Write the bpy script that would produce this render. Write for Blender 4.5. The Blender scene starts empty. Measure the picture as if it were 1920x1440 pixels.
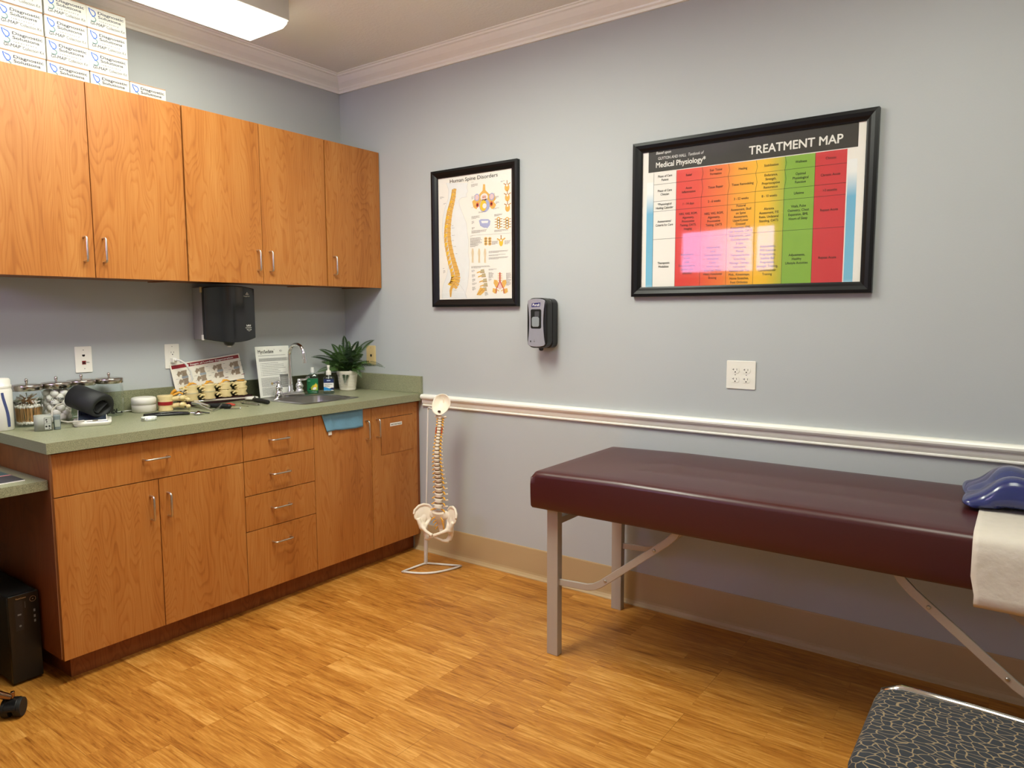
import bpy, math, random
from mathutils import Vector, Matrix
random.seed(7)
S = bpy.context.scene
COL = S.collection
PI = math.pi

# ---------------------------------------------------------------- camera
cam_d = bpy.data.cameras.new('camera')
cam_d.sensor_width = 36.0
cam_d.sensor_fit = 'HORIZONTAL'
cam_d.lens = 36.0 * 1343.6 / 1920.0
cam_d.clip_start = 0.02
cam = bpy.data.objects.new('camera', cam_d)
COL.objects.link(cam)
yaw, pitch, roll = 0.6268, -0.0984, -0.0032
fwd = Vector((-math.sin(yaw) * math.cos(pitch), math.cos(yaw) * math.cos(pitch), math.sin(pitch)))
rt = Vector((math.cos(yaw), math.sin(yaw), 0))
up = rt.cross(fwd)
rt2 = math.cos(roll) * rt + math.sin(roll) * up
up2 = -math.sin(roll) * rt + math.cos(roll) * up
cam.matrix_world = Matrix(((rt2.x, up2.x, -fwd.x, 3.4104), (rt2.y, up2.y, -fwd.y, -2.9693), (rt2.z, up2.z, -fwd.z, 1.3623), (0, 0, 0, 1)))
S.camera = cam

# ---------------------------------------------------------------- world: daylight outside the window
w = bpy.data.worlds.new('daylight')
S.world = w
w.use_nodes = True
bg = w.node_tree.nodes['Background']
bg.inputs['Color'].default_value = (0.72, 0.56, 1.0, 1)
WORLD = 8.0
bg.inputs['Strength'].default_value = WORLD
LAMP_KEY = 3.7      # diffuser of the ceiling light over the cabinets
LAMP_FILL_SIDE = 5.0      # unseen ceiling light added as fill on the treatment table side
LAMP_FILL_MID = 15.0       # unseen mid-ceiling light added to brighten the walls and base cabinets

S.view_settings.view_transform = 'Standard'
S.view_settings.look = 'None'
S.view_settings.gamma = 1.0
S.view_settings.use_curve_mapping = False
S.view_settings.exposure = 0.98

# ---------------------------------------------------------------- materials
def lin(c):
    return tuple((x / 255 / 12.92) if x / 255 <= 0.04045 else ((x / 255 + 0.055) / 1.055) ** 2.4 for x in c) + (1.0,)

def newmat(name):
    m = bpy.data.materials.new(name)
    m.use_nodes = True
    return m, m.node_tree, m.node_tree.nodes['Principled BSDF']

MATS = {}
def pbr(name, c, rough=0.5, metal=0.0, var=0.04, scale=30, bump=0.0, coat=0.0, emit=None, estr=0.0, spec=None, trans=0.0):
    """plain material with a faint procedural mottling"""
    if name in MATS:
        return MATS[name]
    m, nt, b = newmat(name)
    n = nt.nodes.new('ShaderNodeTexNoise')
    n.inputs['Scale'].default_value = scale
    n.inputs['Detail'].default_value = 3
    tc = nt.nodes.new('ShaderNodeTexCoord')
    nt.links.new(tc.outputs['Object'], n.inputs['Vector'])
    mx = nt.nodes.new('ShaderNodeMix')
    mx.data_type = 'RGBA'
    L = lin(c)
    mx.inputs['A'].default_value = tuple(x * (1 - var) for x in L[:3]) + (1,)
    mx.inputs['B'].default_value = tuple(min(1, x * (1 + var)) for x in L[:3]) + (1,)
    nt.links.new(n.outputs['Fac'], mx.inputs['Factor'])
    nt.links.new(mx.outputs['Result'], b.inputs['Base Color'])
    b.inputs['Roughness'].default_value = rough
    b.inputs['Metallic'].default_value = metal
    b.inputs['Coat Weight'].default_value = coat
    b.inputs['Coat Roughness'].default_value = 0.08
    b.inputs['Transmission Weight'].default_value = trans
    if spec is not None:
        b.inputs['Specular IOR Level'].default_value = spec
    if emit:
        b.inputs['Emission Color'].default_value = lin(emit)
        b.inputs['Emission Strength'].default_value = estr
    if bump:
        bp = nt.nodes.new('ShaderNodeBump')
        bp.inputs['Strength'].default_value = bump
        bp.inputs['Distance'].default_value = 0.002
        nt.links.new(n.outputs['Fac'], bp.inputs['Height'])
        nt.links.new(bp.outputs['Normal'], b.inputs['Normal'])
    MATS[name] = m
    return m

def N(nt, t, **kw):
    n = nt.nodes.new(t)
    for k, v in kw.items():
        if k in n.inputs:
            n.inputs[k].default_value = v
        else:
            setattr(n, k, v)
    return n

def ramp(nt, stops, interp='LINEAR'):
    r = nt.nodes.new('ShaderNodeValToRGB')
    r.color_ramp.interpolation = interp
    e = r.color_ramp.elements
    while len(e) > 1:
        e.remove(e[-1])
    e[0].position = stops[0][0]
    e[0].color = stops[0][1]
    for p, c in stops[1:]:
        x = e.new(p)
        x.color = c
    return r

def glassy(name, tint=(250, 250, 250), rough=0.02, ior=1.5, gloss=1.0):
    """thin clear sheet: see-through with a fresnel reflection"""
    m = bpy.data.materials.new(name)
    m.use_nodes = True
    nt = m.node_tree
    nt.nodes.clear()
    o = nt.nodes.new('ShaderNodeOutputMaterial')
    t = nt.nodes.new('ShaderNodeBsdfTransparent')
    t.inputs['Color'].default_value = lin(tint)
    g = nt.nodes.new('ShaderNodeBsdfGlossy')
    g.inputs['Roughness'].default_value = rough
    g.inputs['Color'].default_value = (gloss, gloss, gloss, 1)
    lw_ = nt.nodes.new('ShaderNodeLayerWeight')
    lw_.inputs['Blend'].default_value = 0.5
    pw = nt.nodes.new('ShaderNodeMath')
    pw.operation = 'POWER'
    pw.inputs[1].default_value = 3.0
    nt.links.new(lw_.outputs['Facing'], pw.inputs[0])
    f = nt.nodes.new('ShaderNodeMath')
    f.operation = 'MULTIPLY_ADD'
    f.inputs[1].default_value = 0.75
    f.inputs[2].default_value = ((ior - 1) / (ior + 1)) ** 2
    nt.links.new(pw.outputs[0], f.inputs[0])
    nz = nt.nodes.new('ShaderNodeTexNoise')
    nz.inputs['Scale'].default_value = 3
    bp = nt.nodes.new('ShaderNodeBump')
    bp.inputs['Strength'].default_value = 0.08
    bp.inputs['Distance'].default_value = 0.004
    nt.links.new(nz.outputs['Fac'], bp.inputs['Height'])
    nt.links.new(bp.outputs['Normal'], g.inputs['Normal'])
    mx = nt.nodes.new('ShaderNodeMixShader')
    nt.links.new(f.outputs[0], mx.inputs[0])
    nt.links.new(t.outputs[0], mx.inputs[1])
    nt.links.new(g.outputs[0], mx.inputs[2])
    nt.links.new(mx.outputs[0], o.inputs[0])
    MATS[name] = m
    return m

def wood_mat(name, light, mid, dark, rough=0.38):
    m, nt, b = newmat(name)
    L = nt.links
    tc = N(nt, 'ShaderNodeTexCoord')
    oi = N(nt, 'ShaderNodeObjectInfo')
    mul = N(nt, 'ShaderNodeMath', operation='MULTIPLY')
    mul.inputs[1].default_value = 37.0
    L.new(oi.outputs['Random'], mul.inputs[0])
    add = N(nt, 'ShaderNodeVectorMath', operation='ADD')
    L.new(tc.outputs['Object'], add.inputs[0])
    L.new(mul.outputs[0], add.inputs[1])
    # cathedral figure: contours of a stretched, warped noise
    mp = N(nt, 'ShaderNodeMapping')
    mp.inputs['Scale'].default_value = (2.4, 4.6, 0.8)
    L.new(add.outputs[0], mp.inputs['Vector'])
    n1 = N(nt, 'ShaderNodeTexNoise', Scale=1.3, Detail=2.0, Roughness=0.5, Distortion=0.25)
    L.new(mp.outputs[0], n1.inputs['Vector'])
    m1 = N(nt, 'ShaderNodeMath', operation='MULTIPLY')
    m1.inputs[1].default_value = 38.0
    L.new(n1.outputs['Fac'], m1.inputs[0])
    fr = N(nt, 'ShaderNodeMath', operation='FRACT')
    L.new(m1.outputs[0], fr.inputs[0])
    r1 = ramp(nt, [(0.0, (0.65, 0.65, 0.65, 1)), (0.10, (1, 1, 1, 1)), (0.62, (0.9, 0.9, 0.9, 1)), (0.94, (0.50, 0.50, 0.50, 1)), (1, (0.65, 0.65, 0.65, 1))])
    L.new(fr.outputs[0], r1.inputs['Fac'])
    # fine pores
    mp2 = N(nt, 'ShaderNodeMapping')
    mp2.inputs['Scale'].default_value = (160, 160, 4)
    L.new(add.outputs[0], mp2.inputs['Vector'])
    n2 = N(nt, 'ShaderNodeTexNoise', Scale=1.0, Detail=3.0, Roughness=0.6)
    L.new(mp2.outputs[0], n2.inputs['Vector'])
    # broad tone
    mp3 = N(nt, 'ShaderNodeMapping')
    mp3.inputs['Scale'].default_value = (8, 9, 1.2)
    L.new(add.outputs[0], mp3.inputs['Vector'])
    n3 = N(nt, 'ShaderNodeTexNoise', Scale=1.0, Detail=4.0, Roughness=0.6)
    L.new(mp3.outputs[0], n3.inputs['Vector'])
    a = N(nt, 'ShaderNodeMath', operation='MULTIPLY')
    a.inputs[1].default_value = 0.55
    L.new(n3.outputs['Fac'], a.inputs[0])
    bb = N(nt, 'ShaderNodeMath', operation='MULTIPLY_ADD')
    bb.inputs[1].default_value = 0.25
    L.new(n2.outputs['Fac'], bb.inputs[0])
    L.new(a.outputs[0], bb.inputs[2])
    c = N(nt, 'ShaderNodeMath', operation='MULTIPLY_ADD')
    c.inputs[1].default_value = 0.24
    L.new(r1.outputs['Color'], c.inputs[0])
    L.new(bb.outputs[0], c.inputs[2])
    r2 = ramp(nt, [(0.34, lin(dark)), (0.56, lin(mid)), (0.78, lin(light))])
    L.new(c.outputs[0], r2.inputs['Fac'])
    L.new(r2.outputs['Color'], b.inputs['Base Color'])
    b.inputs['Roughness'].default_value = rough
    b.inputs['Specular IOR Level'].default_value = 0.35
    MATS[name] = m
    return m

def floor_mat():
    m, nt, b = newmat('oak_print_vinyl_floor')
    L = nt.links
    tc = N(nt, 'ShaderNodeTexCoord')
    br = N(nt, 'ShaderNodeTexBrick')
    br.offset = 0.37
    br.offset_frequency = 3
    br.squash = 1.0
    br.inputs['Scale'].default_value = 1.0
    br.inputs['Brick Width'].default_value = 0.42
    br.inputs['Row Height'].default_value = 0.062
    br.inputs['Mortar Size'].default_value = 0.0006
    br.inputs['Mortar Smooth'].default_value = 0.3
    br.inputs['Bias'].default_value = 0.0
    br.inputs['Color1'].default_value = (0, 0, 0, 1)
    br.inputs['Color2'].default_value = (1, 1, 1, 1)
    br.inputs['Mortar'].default_value = (0.2, 0.2, 0.2, 1)
    L.new(tc.outputs['Object'], br.inputs['Vector'])
    # longer board seams, one every three strips
    b2 = N(nt, 'ShaderNodeTexBrick')
    b2.offset = 0.5
    b2.inputs['Scale'].default_value = 1.0
    b2.inputs['Brick Width'].default_value = 1.26
    b2.inputs['Row Height'].default_value = 0.186
    b2.inputs['Mortar Size'].default_value = 0.0011
    b2.inputs['Mortar Smooth'].default_value = 0.4
    b2.inputs['Color1'].default_value = (1, 1, 1, 1)
    b2.inputs['Color2'].default_value = (1, 1, 1, 1)
    b2.inputs['Mortar'].default_value = (0.62, 0.58, 0.52, 1)
    L.new(tc.outputs['Object'], b2.inputs['Vector'])
    # grain, shifted per strip
    sh = N(nt, 'ShaderNodeVectorMath', operation='MULTIPLY')
    sh.inputs[1].default_value = (13.0, 7.0, 3.0)
    L.new(br.outputs['Color'], sh.inputs[0])
    ad = N(nt, 'ShaderNodeVectorMath', operation='ADD')
    L.new(tc.outputs['Object'], ad.inputs[0])
    L.new(sh.outputs[0], ad.inputs[1])
    mp = N(nt, 'ShaderNodeMapping')
    mp.inputs['Scale'].default_value = (8, 95, 1)
    L.new(ad.outputs[0], mp.inputs['Vector'])
    n1 = N(nt, 'ShaderNodeTexNoise', Scale=1.0, Detail=6.0, Roughness=0.65, Distortion=0.6)
    L.new(mp.outputs[0], n1.inputs['Vector'])
    mp2 = N(nt, 'ShaderNodeMapping')
    mp2.inputs['Scale'].default_value = (2.5, 18, 1)
    L.new(ad.outputs[0], mp2.inputs['Vector'])
    n2 = N(nt, 'ShaderNodeTexNoise', Scale=1.0, Detail=3.0, Distortion=1.2)
    L.new(mp2.outputs[0], n2.inputs['Vector'])
    f1 = N(nt, 'ShaderNodeMath', operation='MULTIPLY')
    f1.inputs[1].default_value = 0.15
    L.new(br.outputs['Color'], f1.inputs[0])
    f2 = N(nt, 'ShaderNodeMath', operation='MULTIPLY_ADD')
    f2.inputs[1].default_value = 0.85
    L.new(n1.outputs['Fac'], f2.inputs[0])
    L.new(f1.outputs[0], f2.inputs[2])
    f3 = N(nt, 'ShaderNodeMath', operation='MULTIPLY_ADD')
    f3.inputs[1].default_value = 0.35
    L.new(n2.outputs['Fac'], f3.inputs[0])
    L.new(f2.outputs[0], f3.inputs[2])
    r = ramp(nt, [(0.44, lin((130, 74, 22))), (0.58, lin((170, 108, 40))), (0.72, lin((192, 130, 54))), (0.90, lin((218, 160, 84)))])
    L.new(f3.outputs[0], r.inputs['Fac'])
    mx = N(nt, 'ShaderNodeMix', data_type='RGBA', blend_type='MULTIPLY')
    mx.inputs['Factor'].default_value = 1.0
    L.new(r.outputs['Color'], mx.inputs['A'])
    L.new(b2.outputs['Color'], mx.inputs['B'])
    L.new(mx.outputs['Result'], b.inputs['Base Color'])
    rr = N(nt, 'ShaderNodeMapRange')
    rr.inputs['To Min'].default_value = 0.30
    rr.inputs['To Max'].default_value = 0.48
    L.new(n1.outputs['Fac'], rr.inputs['Value'])
    L.new(rr.outputs[0], b.inputs['Roughness'])
    b.inputs['Specular IOR Level'].default_value = 0.4
    bp = N(nt, 'ShaderNodeBump', Strength=0.12, Distance=0.001)
    L.new(n1.outputs['Fac'], bp.inputs['Height'])
    L.new(bp.outputs['Normal'], b.inputs['Normal'])
    return m

def paint_mat(name, c, scale=260, bump=0.25, rough=0.62, var=0.02):
    """rolled paint on textured board"""
    m, nt, b = newmat(name)
    L = nt.links
    tc = N(nt, 'ShaderNodeTexCoord')
    n1 = N(nt, 'ShaderNodeTexNoise', Scale=scale, Detail=2.0)
    n2 = N(nt, 'ShaderNodeTexNoise', Scale=1.7, Detail=3.0)
    L.new(tc.outputs['Object'], n1.inputs['Vector'])
    L.new(tc.outputs['Object'], n2.inputs['Vector'])
    C = lin(c)
    r = ramp(nt, [(0.3, tuple(x * (1 - var) for x in C[:3]) + (1,)), (0.7, tuple(x * (1 + var) for x in C[:3]) + (1,))])
    L.new(n2.outputs['Fac'], r.inputs['Fac'])
    L.new(r.outputs['Color'], b.inputs['Base Color'])
    bp = N(nt, 'ShaderNodeBump', Strength=bump, Distance=0.002)
    L.new(n1.outputs['Fac'], bp.inputs['Height'])
    L.new(bp.outputs['Normal'], b.inputs['Normal'])
    b.inputs['Roughness'].default_value = rough
    return m

def speckle_mat(name, a, bcol, ccol, scale=420, rough=0.38):
    m, nt, b = newmat(name)
    L = nt.links
    tc = N(nt, 'ShaderNodeTexCoord')
    n1 = N(nt, 'ShaderNodeTexNoise', Scale=scale, Detail=2.0, Roughness=0.7)
    L.new(tc.outputs['Object'], n1.inputs['Vector'])
    r = ramp(nt, [(0.36, lin(a)), (0.5, lin(bcol)), (0.66, lin(ccol))])
    L.new(n1.outputs['Fac'], r.inputs['Fac'])
    L.new(r.outputs['Color'], b.inputs['Base Color'])
    b.inputs['Roughness'].default_value = rough
    b.inputs['Specular IOR Level'].default_value = 0.5
    return m

def seat_fabric():
    m, nt, b = newmat('swirl_upholstery')
    L = nt.links
    tc = N(nt, 'ShaderNodeTexCoord')
    mp = N(nt, 'ShaderNodeMapping')
    mp.inputs['Scale'].default_value = (42, 60, 42)
    L.new(tc.outputs['Object'], mp.inputs['Vector'])
    nz = N(nt, 'ShaderNodeTexNoise', Scale=0.55, Detail=1.0)
    L.new(mp.outputs[0], nz.inputs['Vector'])
    ad = N(nt, 'ShaderNodeVectorMath', operation='MULTIPLY_ADD')
    ad.inputs[1].default_value = (1.5, 1.5, 0)
    L.new(nz.outputs['Color'], ad.inputs[0])
    L.new(mp.outputs[0], ad.inputs[2])
    v = N(nt, 'ShaderNodeTexVoronoi', feature='DISTANCE_TO_EDGE', voronoi_dimensions='2D')
    v.inputs['Scale'].default_value = 1.0
    v.inputs['Randomness'].default_value = 0.8
    L.new(ad.outputs[0], v.inputs['Vector'])
    n2 = N(nt, 'ShaderNodeTexNoise', Scale=9.0, Detail=1.0)
    L.new(tc.outputs['Object'], n2.inputs['Vector'])
    ln = ramp(nt, [(0.0, lin((150, 130, 100))), (0.040, lin((134, 116, 90))), (0.08, lin((38, 44, 56))), (0.4, lin((46, 48, 52))), (1.0, lin((35, 40, 52)))])
    L.new(v.outputs['Distance'], ln.inputs['Fac'])
    L.new(ln.outputs['Color'], b.inputs['Base Color'])
    b.inputs['Roughness'].default_value = 0.9
    wv = N(nt, 'ShaderNodeTexNoise', Scale=900.0)
    L.new(tc.outputs['Object'], wv.inputs['Vector'])
    bp = N(nt, 'ShaderNodeBump', Strength=0.4, Distance=0.001)
    L.new(wv.outputs['Fac'], bp.inputs['Height'])
    L.new(bp.outputs['Normal'], b.inputs['Normal'])
    return m

def gradient_mat(name, axis, lo, hi, stops, rough=0.5):
    """printed colour gradient along an object axis"""
    m, nt, b = newmat(name)
    L = nt.links
    tc = N(nt, 'ShaderNodeTexCoord')
    sp = N(nt, 'ShaderNodeSeparateXYZ')
    L.new(tc.outputs['Object'], sp.inputs[0])
    mr = N(nt, 'ShaderNodeMapRange')
    mr.inputs['From Min'].default_value = lo
    mr.inputs['From Max'].default_value = hi
    L.new(sp.outputs[axis], mr.inputs['Value'])
    r = ramp(nt, [(p, lin(c)) for p, c in stops])
    L.new(mr.outputs[0], r.inputs['Fac'])
    L.new(r.outputs['Color'], b.inputs['Base Color'])
    b.inputs['Roughness'].default_value = rough
    MATS[name] = m
    return m

# ---------------------------------------------------------------- mesh builder
IDM = Matrix.Identity(4)
def frame(o, u=(1, 0, 0), v=(0, 1, 0)):
    u = Vector(u).normalized()
    v = Vector(v)
    n = u.cross(v).normalized()
    v = n.cross(u)
    o = Vector(o)
    return Matrix(((u.x, v.x, n.x, o.x), (u.y, v.y, n.y, o.y), (u.z, v.z, n.z, o.z), (0, 0, 0, 1)))
def LW(x, y, z):
    return frame((x, y, z), (0, 1, 0), (0, 0, 1))     # faces +x (cabinet wall): u = +y, v = up
def BW(x, y, z):
    return frame((x, y, z), (1, 0, 0), (0, 0, 1))     # faces -y (poster wall): u = +x, v = up

GLY = {}
def text_geo(s, bold=0.0):
    k = (s, bold)
    if k in GLY:
        return GLY[k]
    c = bpy.data.curves.new('t', 'FONT')
    c.body = s
    c.size = 1.0
    c.resolution_u = 3
    c.space_line = 1.0
    o = bpy.data.objects.new('t', c)
    COL.objects.link(o)
    dg = bpy.context.evaluated_depsgraph_get()
    me = bpy.data.meshes.new_from_object(o.evaluated_get(dg))
    vs = [tuple(v.co) for v in me.vertices]
    fs = [tuple(p.vertices) for p in me.polygons]
    bpy.data.objects.remove(o)
    bpy.data.curves.remove(c)
    bpy.data.meshes.remove(me)
    if not vs:
        vs = [(0, 0, 0)]
    if bold:
        nv = len(vs)
        base_v, base_f = list(vs), list(fs)
        for q, (dx, dy) in enumerate(((bold * 1.5, 0), (bold * .75, bold * .6), (bold * .75, -bold * .6)), 1):
            vs += [(p[0] + dx, p[1] + dy, q * .00012) for p in base_v]
            fs += [tuple(i + nv * q for i in f) for f in base_f]
    x0 = min(v[0] for v in vs)
    x1 = max(v[0] for v in vs)
    GLY[k] = (vs, fs, x0, x1)
    return GLY[k]

WL = {}
class MB:
    def __init__(s, T=None):
        s.v = []; s.f = []; s.m = []; s.sm = []; s.mats = []
        s.T = T.copy() if T else IDM.copy()
    def add(s, vs, fs, mat, smooth=False):
        o = len(s.v)
        T = s.T
        s.v += [T @ Vector(p) for p in vs]
        if mat not in s.mats:
            s.mats.append(mat)
        k = s.mats.index(mat)
        for f in fs:
            s.f.append(tuple(i + o for i in f)); s.m.append(k); s.sm.append(smooth)
        return s
    def box(s, a, b, mat):
        x0, y0, z0 = [min(p, q) for p, q in zip(a, b)]
        x1, y1, z1 = [max(p, q) for p, q in zip(a, b)]
        vs = [(x0, y0, z0), (x1, y0, z0), (x1, y1, z0), (x0, y1, z0), (x0, y0, z1), (x1, y0, z1), (x1, y1, z1), (x0, y1, z1)]
        return s.add(vs, [(3, 2, 1, 0), (4, 5, 6, 7), (0, 1, 5, 4), (1, 2, 6, 5), (2, 3, 7, 6), (3, 0, 4, 7)], mat)
    def prism(s, poly, z0, z1, mat, smooth=False, caps=True):
        n = len(poly)
        a = sum(poly[i][0] * poly[(i + 1) % n][1] - poly[(i + 1) % n][0] * poly[i][1] for i in range(n))
        if a < 0:
            poly = poly[::-1]
        vs = [(p[0], p[1], z0) for p in poly] + [(p[0], p[1], z1) for p in poly]
        if z1 < z0:
            vs = vs[n:] + vs[:n]
        s.add(vs, [(i, (i + 1) % n, n + (i + 1) % n, n + i) for i in range(n)], mat, smooth)
        if caps:
            s.add(vs, [tuple(range(n))[::-1], tuple(range(n, 2 * n))], mat)
        return s
    def flat(s, poly, d, mat):
        n = len(poly)
        a = sum(poly[i][0] * poly[(i + 1) % n][1] - poly[(i + 1) % n][0] * poly[i][1] for i in range(n))
        if a < 0:
            poly = poly[::-1]
        return s.add([(p[0], p[1], d) for p in poly], [tuple(range(n))], mat)
    def rect(s, u0, v0, u1, v1, d, mat):
        return s.flat([(u0, v0), (u1, v0), (u1, v1), (u0, v1)], d, mat)
    def disc(s, u, v, r, d, mat, r2=None, n=16, ang=0):
        r2 = r2 or r
        return s.flat([(u + r * math.cos(2 * PI * i / n) * math.cos(ang) - r2 * math.sin(2 * PI * i / n) * math.sin(ang),
                        v + r * math.cos(2 * PI * i / n) * math.sin(ang) + r2 * math.sin(2 * PI * i / n) * math.cos(ang)) for i in range(n)], d, mat)
    def stroke(s, pts, w, d, mat):
        for a, b in zip(pts[:-1], pts[1:]):
            dx, dy = b[0] - a[0], b[1] - a[1]
            l = math.hypot(dx, dy) or 1e-9
            nx, ny = -dy / l * w / 2, dx / l * w / 2
            s.flat([(a[0] + nx, a[1] + ny), (b[0] + nx, b[1] + ny), (b[0] - nx, b[1] - ny), (a[0] - nx, a[1] - ny)], d, mat)
        return s
    def text(s, t, u, v, size, d, mat, align='c', width=None, bold=0.0, sx=1.0, th=0.0, slant=0.0):
        vs, fs, x0, x1 = text_geo(t, bold)
        k = size * sx
        if width:
            k = width / max(1e-6, (x1 - x0))
        off = {'c': -(x0 + x1) / 2, 'l': -x0, 'r': -x1}[align]
        return s.add([(u + (p[0] + off) * k + slant * p[1] * size, v + p[1] * size, d + p[2]) for p in vs], fs, mat)
    def lathe(s, prof, mat, c=(0, 0, 0), n=28, smooth=True, sx=1.0, sy=1.0):
        vs = []
        for r, z in prof:
            for i in range(n):
                a = 2 * PI * i / n
                vs.append((c[0] + r * sx * math.cos(a), c[1] + r * sy * math.sin(a), c[2] + z))
        fs = []
        for j in range(len(prof) - 1):
            for i in range(n):
                k = (i + 1) % n
                fs.append((j * n + i, j * n + k, (j + 1) * n + k, (j + 1) * n + i))
        s.add(vs, fs, mat, smooth)
        if prof[0][0] > 1e-5:
            s.add(vs[:n], [tuple(range(n))[::-1]], mat)
        if prof[-1][0] > 1e-5:
            s.add(vs[-n:], [tuple(range(n))], mat)
        return s
    def cyl(s, a, b, r, mat, n=16, r2=None):
        return s.tube([a, b], [r, r if r2 is None else r2], mat, n)
    def tube(s, path, r, mat, n=8, closed=False, flat=1.0, upv=None):
        P = [Vector(p) for p in path]
        m = len(P)
        R = r if isinstance(r, (list, tuple)) else [r] * m
        vs = []
        nrm = None
        for i in range(m):
            if closed:
                t = P[(i + 1) % m] - P[i - 1]
            else:
                t = P[min(i + 1, m - 1)] - P[max(i - 1, 0)]
            t.normalize()
            if nrm is None:
                nrm = Vector(upv) if upv else (Vector((0, 0, 1)) if abs(t.z) < 0.9 else Vector((1, 0, 0)))
            nrm = (nrm - t * nrm.dot(t))
            if nrm.length < 1e-6:
                nrm = t.orthogonal()
            nrm.normalize()
            bn = t.cross(nrm)
            for k in range(n):
                a = 2 * PI * (k + 0.5) / n
                vs.append(tuple(P[i] + R[i] * (math.cos(a) * nrm * flat + math.sin(a) * bn)))
        fs = []
        for j in range(m if closed else m - 1):
            for k in range(n):
                q = (k + 1) % n
                J = (j + 1) % m
                fs.append((j * n + k, J * n + k, J * n + q, j * n + q)[::-1])
        s.add(vs, fs, mat, n > 5)
        if not closed:
            s.add(vs[:n], [tuple(range(n))[::-1]], mat)
            s.add(vs[-n:], [tuple(range(n))], mat)
        return s
    def ell(s, c, r, mat, n=14, m=9, M=None, smooth=True):
        if not isinstance(r, (list, tuple)):
            r = (r, r, r)
        vs = [(0, 0, -1)]
        for j in range(1, m):
            t = PI * j / m
            for i in range(n):
                a = 2 * PI * i / n
                vs.append((math.sin(t) * math.cos(a), math.sin(t) * math.sin(a), -math.cos(t)))
        vs.append((0, 0, 1))
        out = []
        for p in vs:
            q = Vector((p[0] * r[0], p[1] * r[1], p[2] * r[2]))
            if M is not None:
                q = M @ q
            out.append(tuple(q + Vector(c)))
        fs = [(0, 1 + (i + 1) % n, 1 + i) for i in range(n)]
        for j in range(m - 2):
            for i in range(n):
                k = (i + 1) % n
                fs.append((1 + j * n + i, 1 + j * n + k, 1 + (j + 1) * n + k, 1 + (j + 1) * n + i))
        l = len(vs) - 1
        fs += [(l, 1 + (m - 2) * n + i, 1 + (m - 2) * n + (i + 1) % n) for i in range(n)]
        return s.add(out, fs, mat, smooth)
    def extr(s, prof, p0, p1, mat, side, smooth=False):
        """profile [(out, z)] extruded from p0 to p1 (xy), 'side' = unit xy vector pointing out of the wall"""
        n = len(prof)
        vs = []
        for p in (p0, p1):
            for o, z in prof:
                vs.append((p[0] + side[0] * o, p[1] + side[1] * o, z))
        fs = [(i, (i + 1) % n, n + (i + 1) % n, n + i) for i in range(n)]
        fs += [tuple(range(n))[::-1], tuple(range(n, 2 * n))]
        return s.add(vs, fs, mat, smooth)
    def build(s, name, parent=None, bevel=0.0, seg=2, remesh=0.0, subsurf=0, solid=0.0, org=None, autosmooth=True, **tags):
        o0 = WL[parent.name] if parent else Vector(org) if org else Vector((0, 0, 0))
        me = bpy.data.meshes.new(name)
        me.from_pydata([tuple(p - o0) for p in s.v], [], s.f)
        for m in s.mats:
            me.materials.append(m)
        me.polygons.foreach_set('material_index', s.m)
        me.polygons.foreach_set('use_smooth', s.sm)
        me.update()
        ob = bpy.data.objects.new(name, me)
        COL.objects.link(ob)
        if parent:
            ob.parent = parent
        else:
            ob.location = o0
        WL[ob.name] = o0
        if bevel or subsurf or remesh:
            import bmesh
            bm = bmesh.new()
            bm.from_mesh(me)
            bmesh.ops.remove_doubles(bm, verts=bm.verts, dist=1e-6)
            bmesh.ops.recalc_face_normals(bm, faces=bm.faces)
            bm.to_mesh(me)
            bm.free()
        if solid:
            md = ob.modifiers.new('thickness', 'SOLIDIFY')
            md.thickness = solid
            md.offset = 0
        if bevel:
            md = ob.modifiers.new('bevel', 'BEVEL')
            md.width = bevel
            md.segments = seg
            md.limit_method = 'ANGLE'
            md.angle_limit = 0.6
            md.use_clamp_overlap = True
            for p in me.polygons:
                p.use_smooth = True
            md2 = ob.modifiers.new('wn', 'WEIGHTED_NORMAL')
            md2.keep_sharp = True
        if remesh:
            md = ob.modifiers.new('fuse', 'REMESH')
            md.mode = 'VOXEL'
            md.voxel_size = remesh
            md.use_smooth_shade = True
            md = ob.modifiers.new('soft', 'SMOOTH')
            md.factor = 0.5
            md.iterations = 3
        if subsurf:
            md = ob.modifiers.new('sub', 'SUBSURF')
            md.levels = subsurf
            md.render_levels = subsurf
        for k, v in tags.items():
            ob[k] = v
        return ob

def thing(name, label, cat, loc, group=None):
    e = bpy.data.objects.new(name, None)
    e.empty_display_size = 0.05
    COL.objects.link(e)
    e.location = loc
    WL[e.name] = Vector(loc)
    e['label'] = label
    e['category'] = cat
    if group:
        e['group'] = group
    return e
def tag(o, label, cat, group=None, kind=None):
    o['label'] = label
    o['category'] = cat
    if group:
        o['group'] = group
    if kind:
        o['kind'] = kind
    return o
def dup(root, loc, label, group=None, rotz=0.0, turn=None):
    r = root.copy()
    COL.objects.link(r)
    r.location = loc
    if rotz:
        r.rotation_euler = (0, 0, rotz)
    if turn is not None:
        r.rotation_euler = turn
    r['label'] = label
    if group:
        r['group'] = group
    WL[r.name] = Vector(loc)
    for ch in list(root.children):
        c = ch.copy()
        COL.objects.link(c)
        c.parent = r
        for g in list(ch.children):
            d = g.copy()
            COL.objects.link(d)
            d.parent = c
    return r
def arc(cx, cy, r, a0, a1, n=8):
    return [(cx + r * math.cos(a0 + (a1 - a0) * i / n), cy + r * math.sin(a0 + (a1 - a0) * i / n)) for i in range(n + 1)]
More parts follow.
